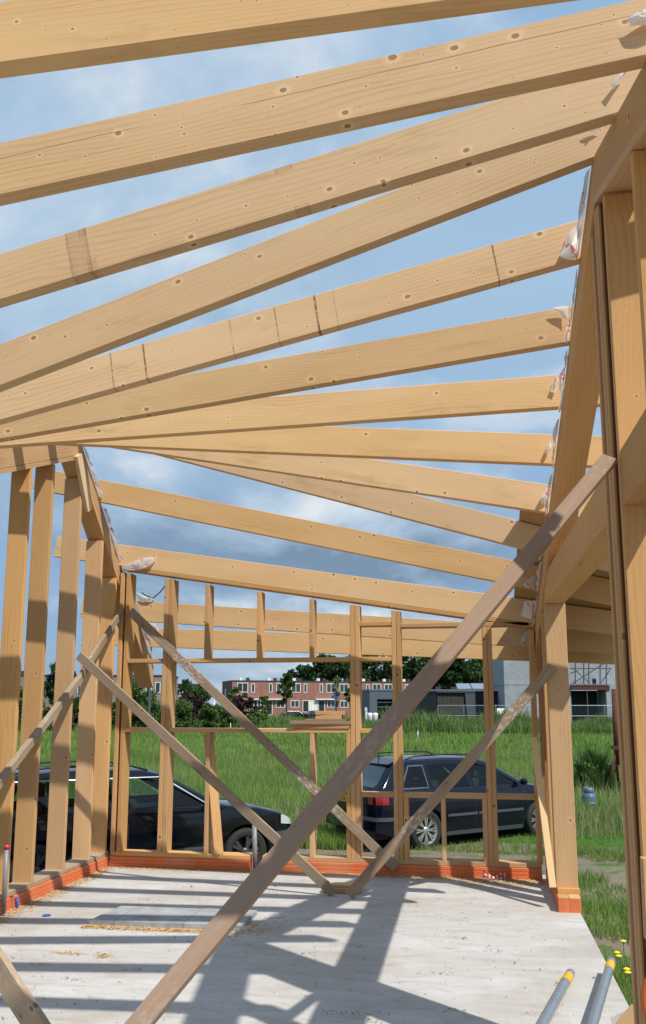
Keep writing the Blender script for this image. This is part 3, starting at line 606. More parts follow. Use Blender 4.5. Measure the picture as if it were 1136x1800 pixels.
# access panel with three grey pieces
pn = thing('floor_panel', 'grey patched panel of three pieces set in the concrete floor with sawdust along it', 'floor panel', (-2.3, 6.7, 0))
for x0, x1, sk in ((-2.80, -2.636, .05), (-2.631, -2.105, 0), (-2.100, -1.66, 0)):
    m = MB(); nu, nv = 10, 8
    for i in range(nu+1):
        for j in range(nv+1):
            u, w_ = i/nu, j/nv; X = x0+(x1-x0)*u+sk*(w_-.5)*(1-u); Y = 6.45+.49*w_+.02*(X+2.3)+.006*noise.noise(Vector((X*14, w_*3, 1)))
            m.v.append((X, Y, 0.034+.0025*noise.noise(Vector((X*9, Y*9, 0)))))
    m.f = [(i*(nv+1)+j, (i+1)*(nv+1)+j, (i+1)*(nv+1)+j+1, i*(nv+1)+j+1) for i in range(nu) for j in range(nv)]
    rim = [i*(nv+1) for i in range(nu+1)]+[nu*(nv+1)+j for j in range(1, nv+1)]+[i*(nv+1)+nv for i in range(nu-1, -1, -1)]+[j for j in range(nv-1, 0, -1)]
    b0 = len(m.v); m.v += [(m.v[k][0], m.v[k][1], .001) for k in rim]; L_ = len(rim); m.f += [(rim[k], rim[(k+1) % L_], b0+(k+1) % L_, b0+k) for k in range(L_)]
    m.put('panel_piece', M_flash, pn)
# loose stuff: sawdust, debris
def chips(name, pts, size, mat, z0=.003):
    m = MB()
    for (x, y) in pts:
        a = random.uniform(0, 6.28); l = size*random.uniform(.5, 1.6); w_ = size*random.uniform(.15, .4); h = random.uniform(.001, .008)
        ca, sa = math.cos(a), math.sin(a); m.quad((x-l*ca-w_*sa, y-l*sa+w_*ca, z0), (x-l*ca+w_*sa, y-l*sa-w_*ca, z0+.001), (x+l*ca+w_*sa, y+l*sa-w_*ca, z0+h), (x+l*ca-w_*sa, y+l*sa+w_*ca, z0+h*.5))
    return tag(m.put(name, mat), None, None, kind='stuff')
g_ = random.gauss; pts = []
for _ in range(2600): pts.append((XL+.02+abs(g_(0, .07)), random.uniform(5.0, 8.65)))
for _ in range(3000): pts.append((random.uniform(-3.5, .6), YB-.015-abs(g_(0, .05))))
for _ in range(1900): pts.append((random.uniform(-2.85, -1.75), 6.425-abs(g_(0, .035))+.02*random.uniform(-1,.3)))
for _ in range(420): pts.append((-1.68+g_(0, .13), 6.5+g_(0, .14)))
for _ in range(60): pts.append((-2.62+g_(0, .07), 5.72+g_(0, .02))); pts.append((-2.38+g_(0, .035), 5.69+g_(0, .03)))
for _ in range(900): pts.append((random.uniform(-.1, .68), YB-.05-abs(g_(0, .16))))
tag(chips('sawdust', pts, .010, M_chip), None, None, kind='stuff')
pts = [(random.uniform(-3.4, .75), random.uniform(3.9, 8.6)) for _ in range(620)]
for _ in range(26):
    cx_, cy_ = random.uniform(-3.2, .6), random.uniform(4.1, 8.4)
    pts += [(cx_+g_(0, .05), cy_+g_(0, .018)) for _ in range(14)]
chips('floor_debris', pts, .006, M_debris)
st = MB()
for (px, py, s_) in ((484, 1558, .014), (220, 1594, .009), (337, 1559, .008), (905, 1694, .006), (950, 1706, .005)):
    p = at_z(px, py); me = bmesh.new(); bmesh.ops.create_icosphere(me, subdivisions=1, radius=s_)
    n0 = len(st.v); st.v += [(p.x+v.co.x*1.2, p.y+v.co.y, .006+max(-.006, v.co.z*.6)) for v in me.verts]; st.f += [tuple(n0+v.index for v in f.verts) for f in me.faces]; me.free()
tag(st.put('floor_pebbles', M_debris), None, None, kind='stuff')
p = at_z(82, 1610); lid = MB(); lid.lathe([(0, .006), (.032, .006), (.034, 0)], 14, (p.x, p.y, .002)); tag(lid.put('plastic_lid', M_bluep), 'small bright blue plastic scrap lying on the slab', 'plastic scrap')
# crumpled barrier tape
tp = MB(); c_ = at_z(868, 1546)
for k in range(9):
    a0 = random.uniform(0, 6.28); p = c_+Vector((g_(0, .03), g_(0, .02), .015)); w_ = .014
    prev = p
    for j in range(4):
        a0 += random.uniform(-1.2, 1.2); nx_ = prev+Vector((math.cos(a0)*.04, math.sin(a0)*.03, random.uniform(-.02, .03))); nx_.z = max(.006, nx_.z)
        tp.quad(prev+Vector((0, 0, -w_/2*0)), prev+Vector((0, .006, w_)), nx_+Vector((0, .006, w_)), nx_); prev = nx_
def stripe_mat():
    m, t, b = newmat('red_white_tape'); tcn = N(t, 'ShaderNodeTexCoord'); w = N(t, 'ShaderNodeTexWave'); w.inputs['Scale'].default_value = 9; t.links.new(tcn.outputs['Object'], w.inputs[0])
    t.links.new(mix(t, ramp(t, w.outputs['Fac'], [(.45, 0), (.5, 1)]), (.62, .55, .52), (.50, .05, .06)), b.inputs['Base Color']); return m
tag(tp.put('barrier_tape', stripe_mat()), 'crumpled red and white tape lying by the back sill', 'tape')
# steel tubes
def steel(label, p0, p1, r):
    t_ = thing('steel_tube', label, 'steel tube', p1, group='steel tubes lying on the slab'); d = (p0-p1).normalized()
    ye = p0-d*.20; MB().tube([p1, ye], r, 18, False).put('tube_body', M_zinc, t_, smooth=True)
    y_ = MB(); y_.tube([ye, ye+d*.06, p0-d*.06], r+.0008, 18, False); y_.put('painted_end', M_yel, t_, smooth=True)
    MB().tube([p0-d*.06, p0], r+.0003, 18, False).put('tube_end', M_zinc, t_, smooth=True)
    MB().tube([p0-d*.012, p0-d*.011], r-.002, 18).put('bore', M_bore, t_)
    tabs = MB(); u = d.cross(Vector((0, 0, 1))).normalized()
    for k in range(4): q = ye+d*random.uniform(-.01, .13)-u*(r*.9); tabs.quad(q, q+d*.006, q-u*.022+d*.01+Vector((0, 0, .012)), q-u*.02+Vector((0, 0, .010)))
    tabs.put('peeling_paint', M_yel, t_)
steel('left galvanised tube with a worn yellow end lying on the slab', at_z(1003, 1711, .027), at_z(905, 1890, .027), .027)
steel('right galvanised tube with a yellow end reaching over the slab edge', at_z(1075, 1690, .085), at_z(1012, 1900, .085), .026)
# orange tool by the post
tl = thing('orange_tool', 'orange tool grip with a dark opening by the foot of the door post', 'hand tool', at_y(1162, 1790, 3.55)); c_ = at_y(1162, 1768, 3.55)
ring = [c_+Vector((.055*math.cos(a_)*(1+.15*math.sin(a_)), .0, .105*math.sin(a_))) for a_ in np.linspace(0, 2*math.pi, 19)]
MB().tube(ring, .016, 10, False).put('grip', M_pol, tl, smooth=True)
bb = MB(); bb.v = [tuple(p+Vector((0, .012, 0))) for p in ring[:-1]]; bb.f = [tuple(range(18))]; bb.put('dark_insert', M_dark, tl)
tag(beam('upright_board', at_y(1143, 1508, 3.72), at_y(1150, 1650, 3.72), .05, .07, (1, 0, 0), M_edge), 'short upright board beside the door post at the right edge', 'board')

# ================================================================== cars
def car(name, label, loc, rz_, P):
    t_ = thing(name, label, 'car', loc, rz_); Mw = world(t_)
    L, W2, zb = P['L'], P['W']/2, P['belt']; top = P['top']; wx = P['wheels']; Ra = .365; zc = .315
    tx = [q[0] for q in top]; tz = [q[1] for q in top]
    def ztop(x): return float(np.interp(x, tx, tz))
    def wid(x): return W2*float(np.interp(x, P['wx'], P['wy']))
    def belt(x): return zb+.0*x+P.get('rise', 0)*(1-x/L)
    def hw(x, z):
        w = wid(x); b = belt(x)
        if z <= b: return w*float(np.interp(z, [.15, .32, .55, b-.12, b], [.93, .985, 1.0, .99, .955]))
        return w*.955-(.955*w-(.68*w))*min(1, (z-b)/(1.43-b))*1.0
    def bot(x):
        b = float(np.interp(x, [0, .25, .6, L-.7, L-.2, L], [.34, .27, .20, .20, .22, .30]))
        for w in wx:
            if abs(x-w) < Ra: b = max(b, zc+math.sqrt(Ra*Ra-(x-w)**2))
        return b
    xs = sorted(set([0, .03, .08, .15, .22]+list(np.linspace(.3, L-.3, 60))+[L-.2, L-.12, L-.06, L-.02, L]+[w+Ra*math.cos(a_) for w in wx for a_ in np.linspace(0, math.pi, 17)]))
    V, F, rows = [], [], 14; cab0, cab1 = P['cab']; meta = []
    for x in xs:
        zt_ = ztop(x); b0 = bot(x); bl = min(belt(x), zt_-.05); bl = max(bl, b0+.02); w0 = max(bl+.012, min(bl+.035, zt_-.035)); w1 = max(w0+.003, zt_-.095); e = max(w1+.004, zt_-.035)
        zz = list(np.linspace(b0, bl, 7))+[w0, (w0+w1)/2, w1, e]
        sec = [(hw(x, z), z) for z in zz]; ye = sec[-1][0]-.035; yr = max(.05, ye); crown = .028
        sec += [(yr, zt_-.006), (yr*.6, zt_+crown*.6), (0, zt_+crown)]
        V += [(x-L/2, y, z) for y, z in sec]+[(x-L/2, -y, z) for y, z in sec]
    ns = 14
    for i in range(len(xs)-1):
        xm = (xs[i]+xs[i+1])/2
        for s_ in (0, 1):
            for j in range(ns-1):
                if j in (7, 8) and cab0 < xm < cab1 and ztop(xm)-.095 > belt(xm)+.05: continue
                a_ = i*28+s_*14+j; q = (a_, a_+28, a_+29, a_+1); F.append(q if s_ == 0 else q[::-1])
    for i, rev in ((0, 1), (len(xs)-1, 0)):
        for j in range(ns-1): a_ = i*28+j; F.append((a_, a_+1, a_+15, a_+14))
    me = bpy.data.meshes.new('body'); me.from_pydata(V, [], F); bm = bmesh.new(); bm.from_mesh(me); bmesh.ops.remove_doubles(bm, verts=bm.verts, dist=.0008); bmesh.ops.recalc_face_normals(bm, faces=bm.faces); bm.to_mesh(me); bm.free()
    me.polygons.foreach_set('use_smooth', [True]*len(me.polygons)); link('body', me, P['paint'], t_, Mw)
    ub = MB(); ub.box(-L/2+.12, L/2-.12, -.56, .56, .19, .62); ub.box(-L/2+.3, L/2-1.35, -.60, .60, .60, belt(2)-.06); ub.put('floor_pan', M_dark, t_, Mw)
    def panel(nm, corners, mat, off=.005, n=8, sides=(1, -1), parent=t_):
        """corners: four (x,z) on the flank, bl br tr tl"""
        for s_ in sides:
            m = MB()
            for i in range(n+1):
                for j in range(5):
                    u, v = i/n, j/4; b_ = Vector(corners[0]).lerp(Vector(corners[1]), u); t2 = Vector(corners[3]).lerp(Vector(corners[2]), u); q = b_.lerp(t2, v)
                    m.v.append((q.x-L/2, s_*(hw(q.x, q.y)+off), q.y))
            m.f = [(i*5+j, (i+1)*5+j, (i+1)*5+j+1, i*5+j+1) for i in range(n) for j in range(4)]
            o = m.put(nm, mat, parent, Mw, True)
        return o
    def deck(nm, x0, x1, yf, mat, off=.006, n=8):
        m = MB()
        for i in range(n+1):
            x = x0+(x1-x0)*i/n; zt_ = ztop(x); y0 = max(.05, hw(x, max(zt_-.035, belt(x)))-.05)*yf
            for j in range(9): v = j/4-1; m.v.append((x-L/2, y0*v, zt_+off+.028*(1-(abs(v)*yf)**1.6)))
        m.f = [(i*9+j, (i+1)*9+j, (i+1)*9+j+1, i*9+j+1) for i in range(n) for j in range(8)]; return m.put(nm, mat, t_, Mw, True)
    for nm, c_ in P['windows']: panel(nm, c_, M_glass)
    for c_ in P['pillars']: panel('pillar', c_, P['paint'], .003)
    for c_ in P['frames']: panel('window_trim', c_, P.get('frame_mat', M_chrome), .009, 10)
    deck('rear_window', P['rw'][0], P['rw'][1], .86, M_pane); deck('windscreen', P['ws'][0], P['ws'][1], .93, M_pane)
    for c_ in P['mould']: panel('side_moulding', c_, M_trim, .016)
    panel('door_sill', [(wx[0]+.42, .20), (wx[1]-.42, .20), (wx[1]-.42, .27), (wx[0]+.42, .27)], M_trim, .012)
    for x in P['seams']: panel('door_seam', [(x, .30), (x+.008, .30), (x+.008, belt(x)-.005), (x, belt(x)-.005)], M_dark, .002, 1)
    for x in P['handles']: panel('door_handle', [(x, belt(x)-.145), (x+.17, belt(x)-.14), (x+.17, belt(x)-.105), (x, belt(x)-.11)], P['paint'], .03, 4)
    # bumper bands wrap round the ends
    def wrap(nm, zs, end, mat, off, depth=.55):
        m = MB(); xs_ = np.linspace(0, depth, 10) if end == 0 else np.linspace(L, L-depth, 10)
        path = [(x, hw(x, zs[0])+off) for x in xs_[::-1]]+[(x, -(hw(x, zs[0])+off)) for x in xs_]; ex = -off if end == 0 else off
        for (x, y) in path:
            k = ex if (x < .02 or x > L-.02) else 0
            for z in zs: m.v.append((x-L/2+k, y, z))
        n = len(zs); m.f = [(i*n+j, (i+1)*n+j, (i+1)*n+j+1, i*n+j+1) for i in range(len(path)-1) for j in range(n-1)]; return m.put(nm, mat, t_, Mw, True)
    wrap('rear_bumper_strip', [.50, .515, .545, .56], 0, M_trim, .022, .62); wrap('front_bumper_strip', [.48, .50, .53, .55], 1, M_trim, .022, .5)
    for s_ in (1, -1):
        rl = MB(); x0, x1 = P['rail']; pts_ = [(x-L/2, s_*(hw(x, ztop(x)-.035)-.075), ztop(x)+(.012 if k in (0, 8) else .055)) for k, x in enumerate(np.linspace(x0, x1, 9))]
        rl.tube(pts_, .014, 6).put('roof_rail', M_dark, t_, Mw, True)
        mx = P['ws'][1]-.12; mr = bmesh.new(); bmesh.ops.create_uvsphere(mr, u_segments=10, v_segments=7, radius=.085)
        for v in mr.verts: v.co = Vector((v.co.x*.6+mx-L/2, v.co.y*1.05+s_*(hw(mx, belt(mx))+.10), v.co.z*.72+belt(mx)+.075))
        me = bpy.data.meshes.new('wing_mirror'); mr.to_mesh(me); mr.free(); me.polygons.foreach_set('use_smooth', [True]*len(me.polygons)); link('wing_mirror', me, P['paint'], t_, Mw)
        hl = MB()
        for i in range(6):
            for z in (.60, .66, .72): x = L-.34+.30*i/5; hl.v.append((x-L/2+.012, s_*(hw(x, z)+.004), min(z+.05*(1-i/5), ztop(x)-.02)))
        hl.f = [(i*3+j, (i+1)*3+j, (i+1)*3+j+1, i*3+j+1) for i in range(5) for j in range(2)]; hl.put('headlight', M_clear, t_, Mw, True)
        tl_ = MB(); zs = np.linspace(P['tail'][0], P['tail'][1], 4)
        pth = [(.20, 1), (.12, 1), (.06, 1), (.02, 1), (-.006, .93), (-.008, .76)]
        for (x, k) in pth:
            for z in zs: tl_.v.append((x-L/2, s_*((hw(max(x, 0), z)+.006)*k), z))
        tl_.f = [(i*4+j, (i+1)*4+j, (i+1)*4+j+1, i*4+j+1) for i in range(len(pth)-1) for j in range(3)]; tl_.put('tail_light', M_redl, t_, Mw, True)
        for xs0 in (1.35, 2.25):
            se = MB(); se.box(xs0-.10-L/2, xs0+.06-L/2, s_*.36-.22, s_*.36+.22, .5, 1.05); se.box(xs0-.12-L/2, xs0-.03-L/2, s_*.36-.12, s_*.36+.12, 1.07, 1.24); se.put('seat', M_seat, t_, Mw)
    # wheels
    wm = None
    for x in wx:
        for s_ in (1, -1):
            Mq = Mw @ Matrix.Translation((x-L/2, s_*(W2-.10), zc)) @ Matrix.Rotation(-s_*math.pi/2, 4, 'X')
            if wm is None:
                ty = mesh('tyre', *(lambda q: (q.v, q.f))(MB().lathe([(.215, .085), (.275, .10), (.305, .085), (.315, .05), (.315, -.05), (.305, -.085), (.27, -.10), (.215, -.085)], 30)), True)
                rm = MB().lathe([(.222, .088), (.212, .07), (.195, .05), (.195, -.06)], 30); rm2 = MB().lathe([(0, .078), (.035, .078), (.06, .066), (.06, .03), (0, .03)], 20); rm.f += [tuple(k+len(rm.v) for k in f_) for f_ in rm2.f]; rm.v += rm2.v
                rim_me = mesh('rim', rm.v, rm.f, True); sp_ = MB(); ns_ = P['spokes']
                for k in range(ns_):
                    a_ = 2*math.pi*k/ns_
                    for da in P['split']:
                        ca, sa = math.cos(a_), math.sin(a_); c2, s2 = math.cos(a_+da), math.sin(a_+da); wd = P['sw']
                        b0 = len(sp_.v)
                        for (r_, cc, ss, w_, z_) in ((.05, ca, sa, wd*.8, .068), (.206, c2, s2, wd, .074)):
                            for sg, dz in ((-1, 0), (1, 0), (1, -.03), (-1, -.03)): sp_.v.append((r_*cc-sg*w_*ss, r_*ss+sg*w_*cc, z_+dz))
                        sp_.f += [(b0, b0+1, b0+5, b0+4), (b0+1, b0+2, b0+6, b0+5), (b0+2, b0+3, b0+7, b0+6), (b0+3, b0, b0+4, b0+7)]
                sp_me = mesh('spokes', sp_.v, sp_.f); hub = mesh('brake_disc', *(lambda q: (q.v, q.f))(MB().lathe([(0, -.02), (.19, -.02), (.19, -.06)], 20))); wm = True
            we = bpy.data.objects.new('wheel', None); COL.objects.link(we); we.parent = t_; we.matrix_basis = Mw.inverted() @ Mq; we.empty_display_size = .1
            for nm, me_, mt in (('tyre', ty, M_tyre), ('rim', rim_me, P['rim']), ('spokes', sp_me, P['rim']), ('brake_disc', hub, M_dark)): link(nm, me_, mt, we, Mq)
    return t_, Mw, hw, ztop, L
# dark blue estate seen from its rear corner
PA = dict(L=4.48, W=1.72, belt=.90, rise=.04, paint=M_navy, rim=M_alloy, spokes=8, split=(-.13, .13), sw=.014, wheels=(.93, 3.49), cab=(.42, 3.05),
  top=[(0, .90), (.04, .97), (.14, 1.04), (.42, 1.345), (.55, 1.385), (.9, 1.405), (1.6, 1.415), (2.2, 1.395), (2.45, 1.34), (3.18, .955), (3.3, .925), (3.8, .86), (4.2, .77), (4.40, .66), (4.46, .58), (4.48, .52)],
  wx=[0, .04, .12, .3, .7, 1.4, 3.2, 3.9, 4.2, 4.38, 4.45, 4.48], wy=[.82, .88, .94, .975, 1, 1, 1, .97, .90, .78, .66, .56],
  windows=[('side_window', [(.46, .985), (1.02, .98), (1.02, 1.31), (.72, 1.31)]), ('side_window', [(1.10, .98), (1.92, .965), (1.86, 1.315), (1.10, 1.315)]), ('side_window', [(2.0, .965), (2.95, .95), (2.46, 1.245), (1.95, 1.31)])],
  pillars=[[(.38, .96), (.47, .97), (.74, 1.325), (.40, 1.325)], [(1.015, .97), (1.105, .97), (1.105, 1.325), (1.015, 1.325)], [(1.90, .955), (2.01, .955), (1.96, 1.325), (1.85, 1.325)]],
  frames=[[(.44, .965), (1.03, .965), (1.03, .985), (.46, .985)], [(.44, .965), (.47, .965), (.74, 1.325), (.71, 1.325)], [(1.0, .97), (1.02, .97), (1.02, 1.32), (1.0, 1.32)], [(.70, 1.305), (1.03, 1.305), (1.03, 1.325), (.72, 1.325)]],
  frame_mat=M_trim, rw=(.06, .40), ws=(2.48, 3.16), mould=[[(1.36, .50), (2.0, .50), (2.0, .545), (1.36, .545)], [(2.03, .50), (3.06, .50), (3.06, .545), (2.03, .545)]],
  seams=(1.06, 1.98, 3.07), handles=(1.35, 2.2), rail=(.75, 2.3), tail=(.75, .87))
rc = Vector((-.705, 14.43)); fc = Vector((1.205, 16.15)); hd = (fc-rc).normalized(); rt_ = Vector((hd.y, -hd.x)); cen = (rc+fc)/2+hd*.03-rt_*.80
v40, Mv, hwv, ztv, Lv = car('blue_estate_car', 'dark navy estate car with silver alloy wheels seen from its rear corner on the grass', (cen.x, cen.y, GZ-.02), math.atan2(hd.y, hd.x), PA)
def text(s_, size, mat, parent, M, name='lettering', ext=.001):
    cu = bpy.data.curves.new('t', 'FONT'); cu.body = s_; cu.size = size; cu.extrude = ext; cu.align_x = 'CENTER'; cu.align_y = 'CENTER'
    ob = bpy.data.objects.new('t', cu); COL.objects.link(ob); bpy.context.view_layer.update()
    me = bpy.data.meshes.new_from_object(ob.evaluated_get(bpy.context.evaluated_depsgraph_get())); bpy.data.objects.remove(ob); me.materials.clear(); return link(name, me, mat, parent, M)
Mp = Mv @ Matrix.Translation((-Lv/2-.012, 0, .79)) @ Matrix.Rotation(-math.pi/2, 4, 'Z') @ Matrix.Rotation(math.pi/2, 4, 'X')
np_ = MB(); np_.box(-.26, .26, -.055, .055, -.004, .004); npo = np_.put('number_plate', M_yplate, v40, Mp)
bs = MB(); bs.box(-.262, -.225, -.056, .056, .0, .006); bs.put('country_band', M_bluep, npo, Mp)
text('01-JD', .105, M_ink, npo, Mp @ Matrix.Translation((-.06, 0, .006)))
wp = MB(); wp.box(-.55, .55, -.03, .015, -.06, .06)
sp0 = MB(); sp0.v = [(.36-Lv/2, s_*.58, ztv(.36)+.05+dz) for s_ in (1, -1) for dz in (0, .02)]+[(.56-Lv/2, s_*.60, ztv(.56)+.02+dz) for s_ in (1, -1) for dz in (0, .02)]
sp0.f = [(0, 1, 3, 2), (4, 6, 7, 5), (1, 5, 7, 3), (0, 2, 6, 4), (0, 4, 5, 1), (2, 3, 7, 6)]; sp0.put('roof_spoiler', M_navy, v40, Mv)
MB().tube([(.62-Lv/2, -.0, 1.42), (.62-Lv/2, 0, 1.45), (.42-Lv/2, .05, 1.66)], [.018, .012, .004], 6).put('antenna', M_dark, v40, Mv)
am = MB(); am.box(3.2-Lv/2, 3.32-Lv/2, -.9, -.84, .62, .65)
fc_ = MB(); fc_.lathe([(0, .004), (.055, .004), (.06, 0)], 16); 
# black estate seen from the side
PB = dict(L=4.66, W=1.78, belt=.92, rise=.03, paint=M_black, rim=M_alloyd, spokes=5, split=(-.17, .17), sw=.022, wheels=(1.0, 3.77), cab=(.45, 3.22),
  top=[(0, .88), (.05, .98), (.16, 1.06), (.50, 1.36), (.70, 1.41), (1.2, 1.445), (1.9, 1.45), (2.4, 1.425), (2.65, 1.37), (3.36, .985), (3.5, .945), (4.0, .885), (4.38, .79), (4.57, .68), (4.64, .58), (4.66, .52)],
  wx=[0, .04, .12, .3, .7, 1.4, 3.3, 4.0, 4.3, 4.5, 4.6, 4.66], wy=[.80, .88, .94, .975, 1, 1, 1, .98, .92, .80, .68, .58],
  windows=[('side_window', [(.62, 1.0), (1.12, .99), (1.12, 1.345), (.80, 1.32)]), ('side_window', [(1.22, .99), (2.05, .985), (2.0, 1.35), (1.22, 1.35)]), ('side_window', [(2.14, .985), (3.16, .965), (2.62, 1.275), (2.10, 1.345)])],
  pillars=[[(.42, .97), (.63, .98), (.82, 1.36), (.48, 1.30)], [(1.11, .98), (1.23, .98), (1.23, 1.36), (1.11, 1.36)], [(2.03, .97), (2.15, .97), (2.11, 1.36), (1.99, 1.36)]],
  frames=[[(.62, 1.348), (2.62, 1.338), (2.62, 1.348), (.70, 1.358)], [(2.605, 1.338), (2.62, 1.348), (3.22, .975), (3.195, .975)]],
  rw=(.08, .46), ws=(2.68, 3.34), mould=[[(1.42, .40), (2.1, .40), (2.1, .445), (1.42, .445)], [(2.13, .40), (3.2, .40), (3.2, .445), (2.13, .445)]],
  seams=(1.18, 2.11, 3.22), handles=(1.5, 2.4), rail=(.7, 2.45), tail=(.72, .92))
_c = lambda l, d: Vector((l*math.cos(YAW)-d*math.sin(YAW), l*math.sin(YAW)+d*math.cos(YAW)))
rc = _c(-3.50, 10.80); fc = _c(-1.11, 12.20); hd = (fc-rc).normalized(); rt_ = Vector((hd.y, -hd.x)); cen = (rc+fc)/2+hd*0-rt_*.83
aud, Ma, hwa, zta, La = car('black_estate_car', 'black estate car with roof rails parked side on behind the side wall', (cen.x, cen.y, GZ-.01), math.atan2(hd.y, hd.x), PB)

# ================================================================== yard objects beyond the frame
p = at_z(1037, 1431, GZ+.02); gc = thing('gas_cylinder', 'blue gas cylinder standing in the grass right of the cars', 'gas cylinder', p)
g = MB(); g.lathe([(0, 0), (.135, 0), (.15, .02), (.155, .07), (.155, .34), (.14, .40), (.10, .435), (.0, .445)], 24, p); g.put('shell', M_gas, gc, smooth=True)
g = MB(); g.lathe([(.10, .43), (.105, .44), (.105, .545), (.098, .545), (.098, .44)], 20, p); g.put('collar', M_gas, gc, smooth=True)
g = MB(); g.box(p.x-.01, p.x+.10, p.y-.158, p.y-.135, p.z+.235, p.z+.25); g.put('marking', M_white, gc)
g = MB(); g.lathe([(.02, .43), (.02, .50), (0, .505)], 10, p); g.put('valve', M_chrome, gc)
p = at_z(1088, 1392, GZ); rp = thing('steel_prop', 'rusty steel prop on spread legs standing in the grass behind the door post', 'steel prop', p)
tubeobj('mast', [p+Vector((0, 0, .7)), p+Vector((.02, 0, 2.7))], .07, M_rust, rp)
for dx, dy in ((-.28, -.1), (.3, -.1), (.05, .4)): tubeobj('leg', [p+Vector((dx, dy, 0)), p+Vector((0, 0, 1.15))], .035, M_rust, rp)
g = MB(); g.box(p.x-.12, p.x+.12, p.y-.1, p.y+.1, p.z+1.1, p.z+1.2); g.put('bracket', M_rust, rp)
for (px, pt, pb, lab) in ((735, 1284, 1318, 'thin grey stake in the meadow behind the blue car'), (405, 1270, 1291, 'short white stake at the foot of the hedge'), (641, 1272, 1290, 'pale stake at the edge of the weeds left of the grey building')):
    p = at_z(px, pb, GZ); h = (pb-pt)*p.y/1590; tag(tubeobj('field_stake', [p, p+Vector((.01, 0, h))], .022, M_white if px == 405 else M_zinc, n=6), lab, 'stake', 'stakes in the meadow')
p = at_y(262, 1262, 66); p.z = GZ; lp = thing('street_lamp', 'tall grey street lamp with two arms behind the back corner of the frame', 'street lamp', p); H_ = at_y(262, 1052, 66).z
MB().tube([p, (p.x, p.y, H_)], [.11, .06], 8).put('pole', M_lamp, lp)
for s_, e in ((-1, (-.95, 0, .55)), (1, (1.2, 0, 1.25))): MB().tube([(p.x, p.y, H_), (p.x+e[0]*.5, p.y, H_+e[2]*.4), (p.x+e[0], p.y, H_+e[2])], .055 if s_ > 0 else .09, 6).put('arm', M_lamp, lp)
p = at_y(374, 1278, 70); p.z = GZ; tag(tubeobj('leaning_pole', [p, at_y(377, 1225, 70)], .045, M_zinc, n=6), 'thin grey pole leaning in the hedge', 'pole')

# ================================================================== plants
def blades(name, pts, h, w, mat, lean=.35, seg=2, hvar=.5):
    """grass: one mesh of bent blades"""
    n = len(pts); pts = np.asarray(pts); a = rng.uniform(0, 2*np.pi, n); hh = h*rng.uniform(1-hvar, 1+hvar, n)*(pts[:, 2] if pts.shape[1] > 2 else 1)
    la = rng.uniform(0, 2*np.pi, n); lm = hh*lean*rng.uniform(.2, 1.2, n); dx, dy = np.cos(a)*w/2, np.sin(a)*w/2; lx, ly = np.cos(la)*lm, np.sin(la)*lm
    z0 = gz(pts[:, 0], pts[:, 1])-.02; V = []
    sc = (pts[:, 2] if pts.shape[1] > 2 else np.ones(n))**.5
    dx = dx*sc; dy = dy*sc
    for k, (t_, wf) in enumerate(((0, 1), (.55, .75))): 
        for sg in (-1, 1): V.append(np.stack([pts[:, 0]+lx*t_**2+sg*dx*wf, pts[:, 1]+ly*t_**2+sg*dy*wf, z0+hh*t_], 1))
    V.append(np.stack([pts[:, 0]+lx, pts[:, 1]+ly, z0+hh], 1)); V = np.stack(V, 1).reshape(-1, 3); b = np.arange(n)*5
    tri = np.stack([b, b+1, b+3, b, b+3, b+2, b+2, b+3, b+4], 1).ravel()
    me = bpy.data.meshes.new(name); me.vertices.add(len(V)); me.vertices.foreach_set('co', V.ravel().astype(np.float32)); nt_ = n*3
    me.loops.add(nt_*3); me.loops.foreach_set('vertex_index', tri.astype(np.int32)); me.polygons.add(nt_); me.polygons.foreach_set('loop_start', (np.arange(nt_)*3).astype(np.int32)); me.update(calc_edges=True)
    return tag(link(name, me, mat), None, None, kind='stuff')
def vfrac(x, y, s, seed): return np.array([noise.noise(Vector((a*s, b*s, seed))) for a, b in zip(x, y)])
def in_view(x, y, m=1.25): xx = x*math.cos(YAW)+y*math.sin(YAW); yy = -x*math.sin(YAW)+y*math.cos(YAW); return np.abs(xx) < (.364*yy*m+1.5)
def scatter(n, y0, y1, power=1.6):
    y = y0+(y1-y0)*rng.random(n)**power; c = -math.tan(YAW)*y; x = c+(rng.random(n)*2-1)*(.56*y+1.2); return x, y
def carfoot(x, y): 
    r = np.ones(len(x), bool)
    for M_ in (Mv, Ma):
        Mi = np.array(M_.inverted()); lx = Mi[0, 0]*x+Mi[0, 1]*y+Mi[0, 3]; ly = Mi[1, 0]*x+Mi[1, 1]*y+Mi[1, 3]; r &= ~((np.abs(lx) < 2.2) & (np.abs(ly) < .82))
    return r
x, y = scatter(175000, 14.2, 40, 1.5); k = carfoot(x, y); x, y = x[k], y[k]; v = vfrac(x, y, .35, 3.0); s = (.55+.9*np.clip(v+.45, 0, 1))*np.where(x > -1.8, .35+.65*smooth(15.0, 18.5, y), 1)
blades('meadow_grass', np.stack([x, y, s], 1), .24, .016, M_grass)
x, y = scatter(130000, 36, 76, 1.2); v = vfrac(x, y, .18, 8.0); blades('meadow_grass', np.stack([x, y, .6+.8*np.clip(v+.45, 0, 1)], 1), .26, .050, M_grass)
x, y = scatter(30000, 16, 42, 1.3); v = vfrac(x, y, .22, 5.0); k = (v > -.02) & carfoot(x, y); blades('seed_heads', np.stack([x[k], y[k], np.ones(k.sum())], 1), .42, .012, M_seed, .4)
x, y = scatter(60000, 9.9, 15.5, 1.0); v = vfrac(x, y, .9, 11.0)+.5*vfrac(x, y, 2.6, 2.0); k = (v > .02) & carfoot(x, y); blades('yard_grass', np.stack([x[k], y[k], .35+.9*np.clip(v[k]+.1, 0, 1)], 1), .085, .012, M_grass, .6)
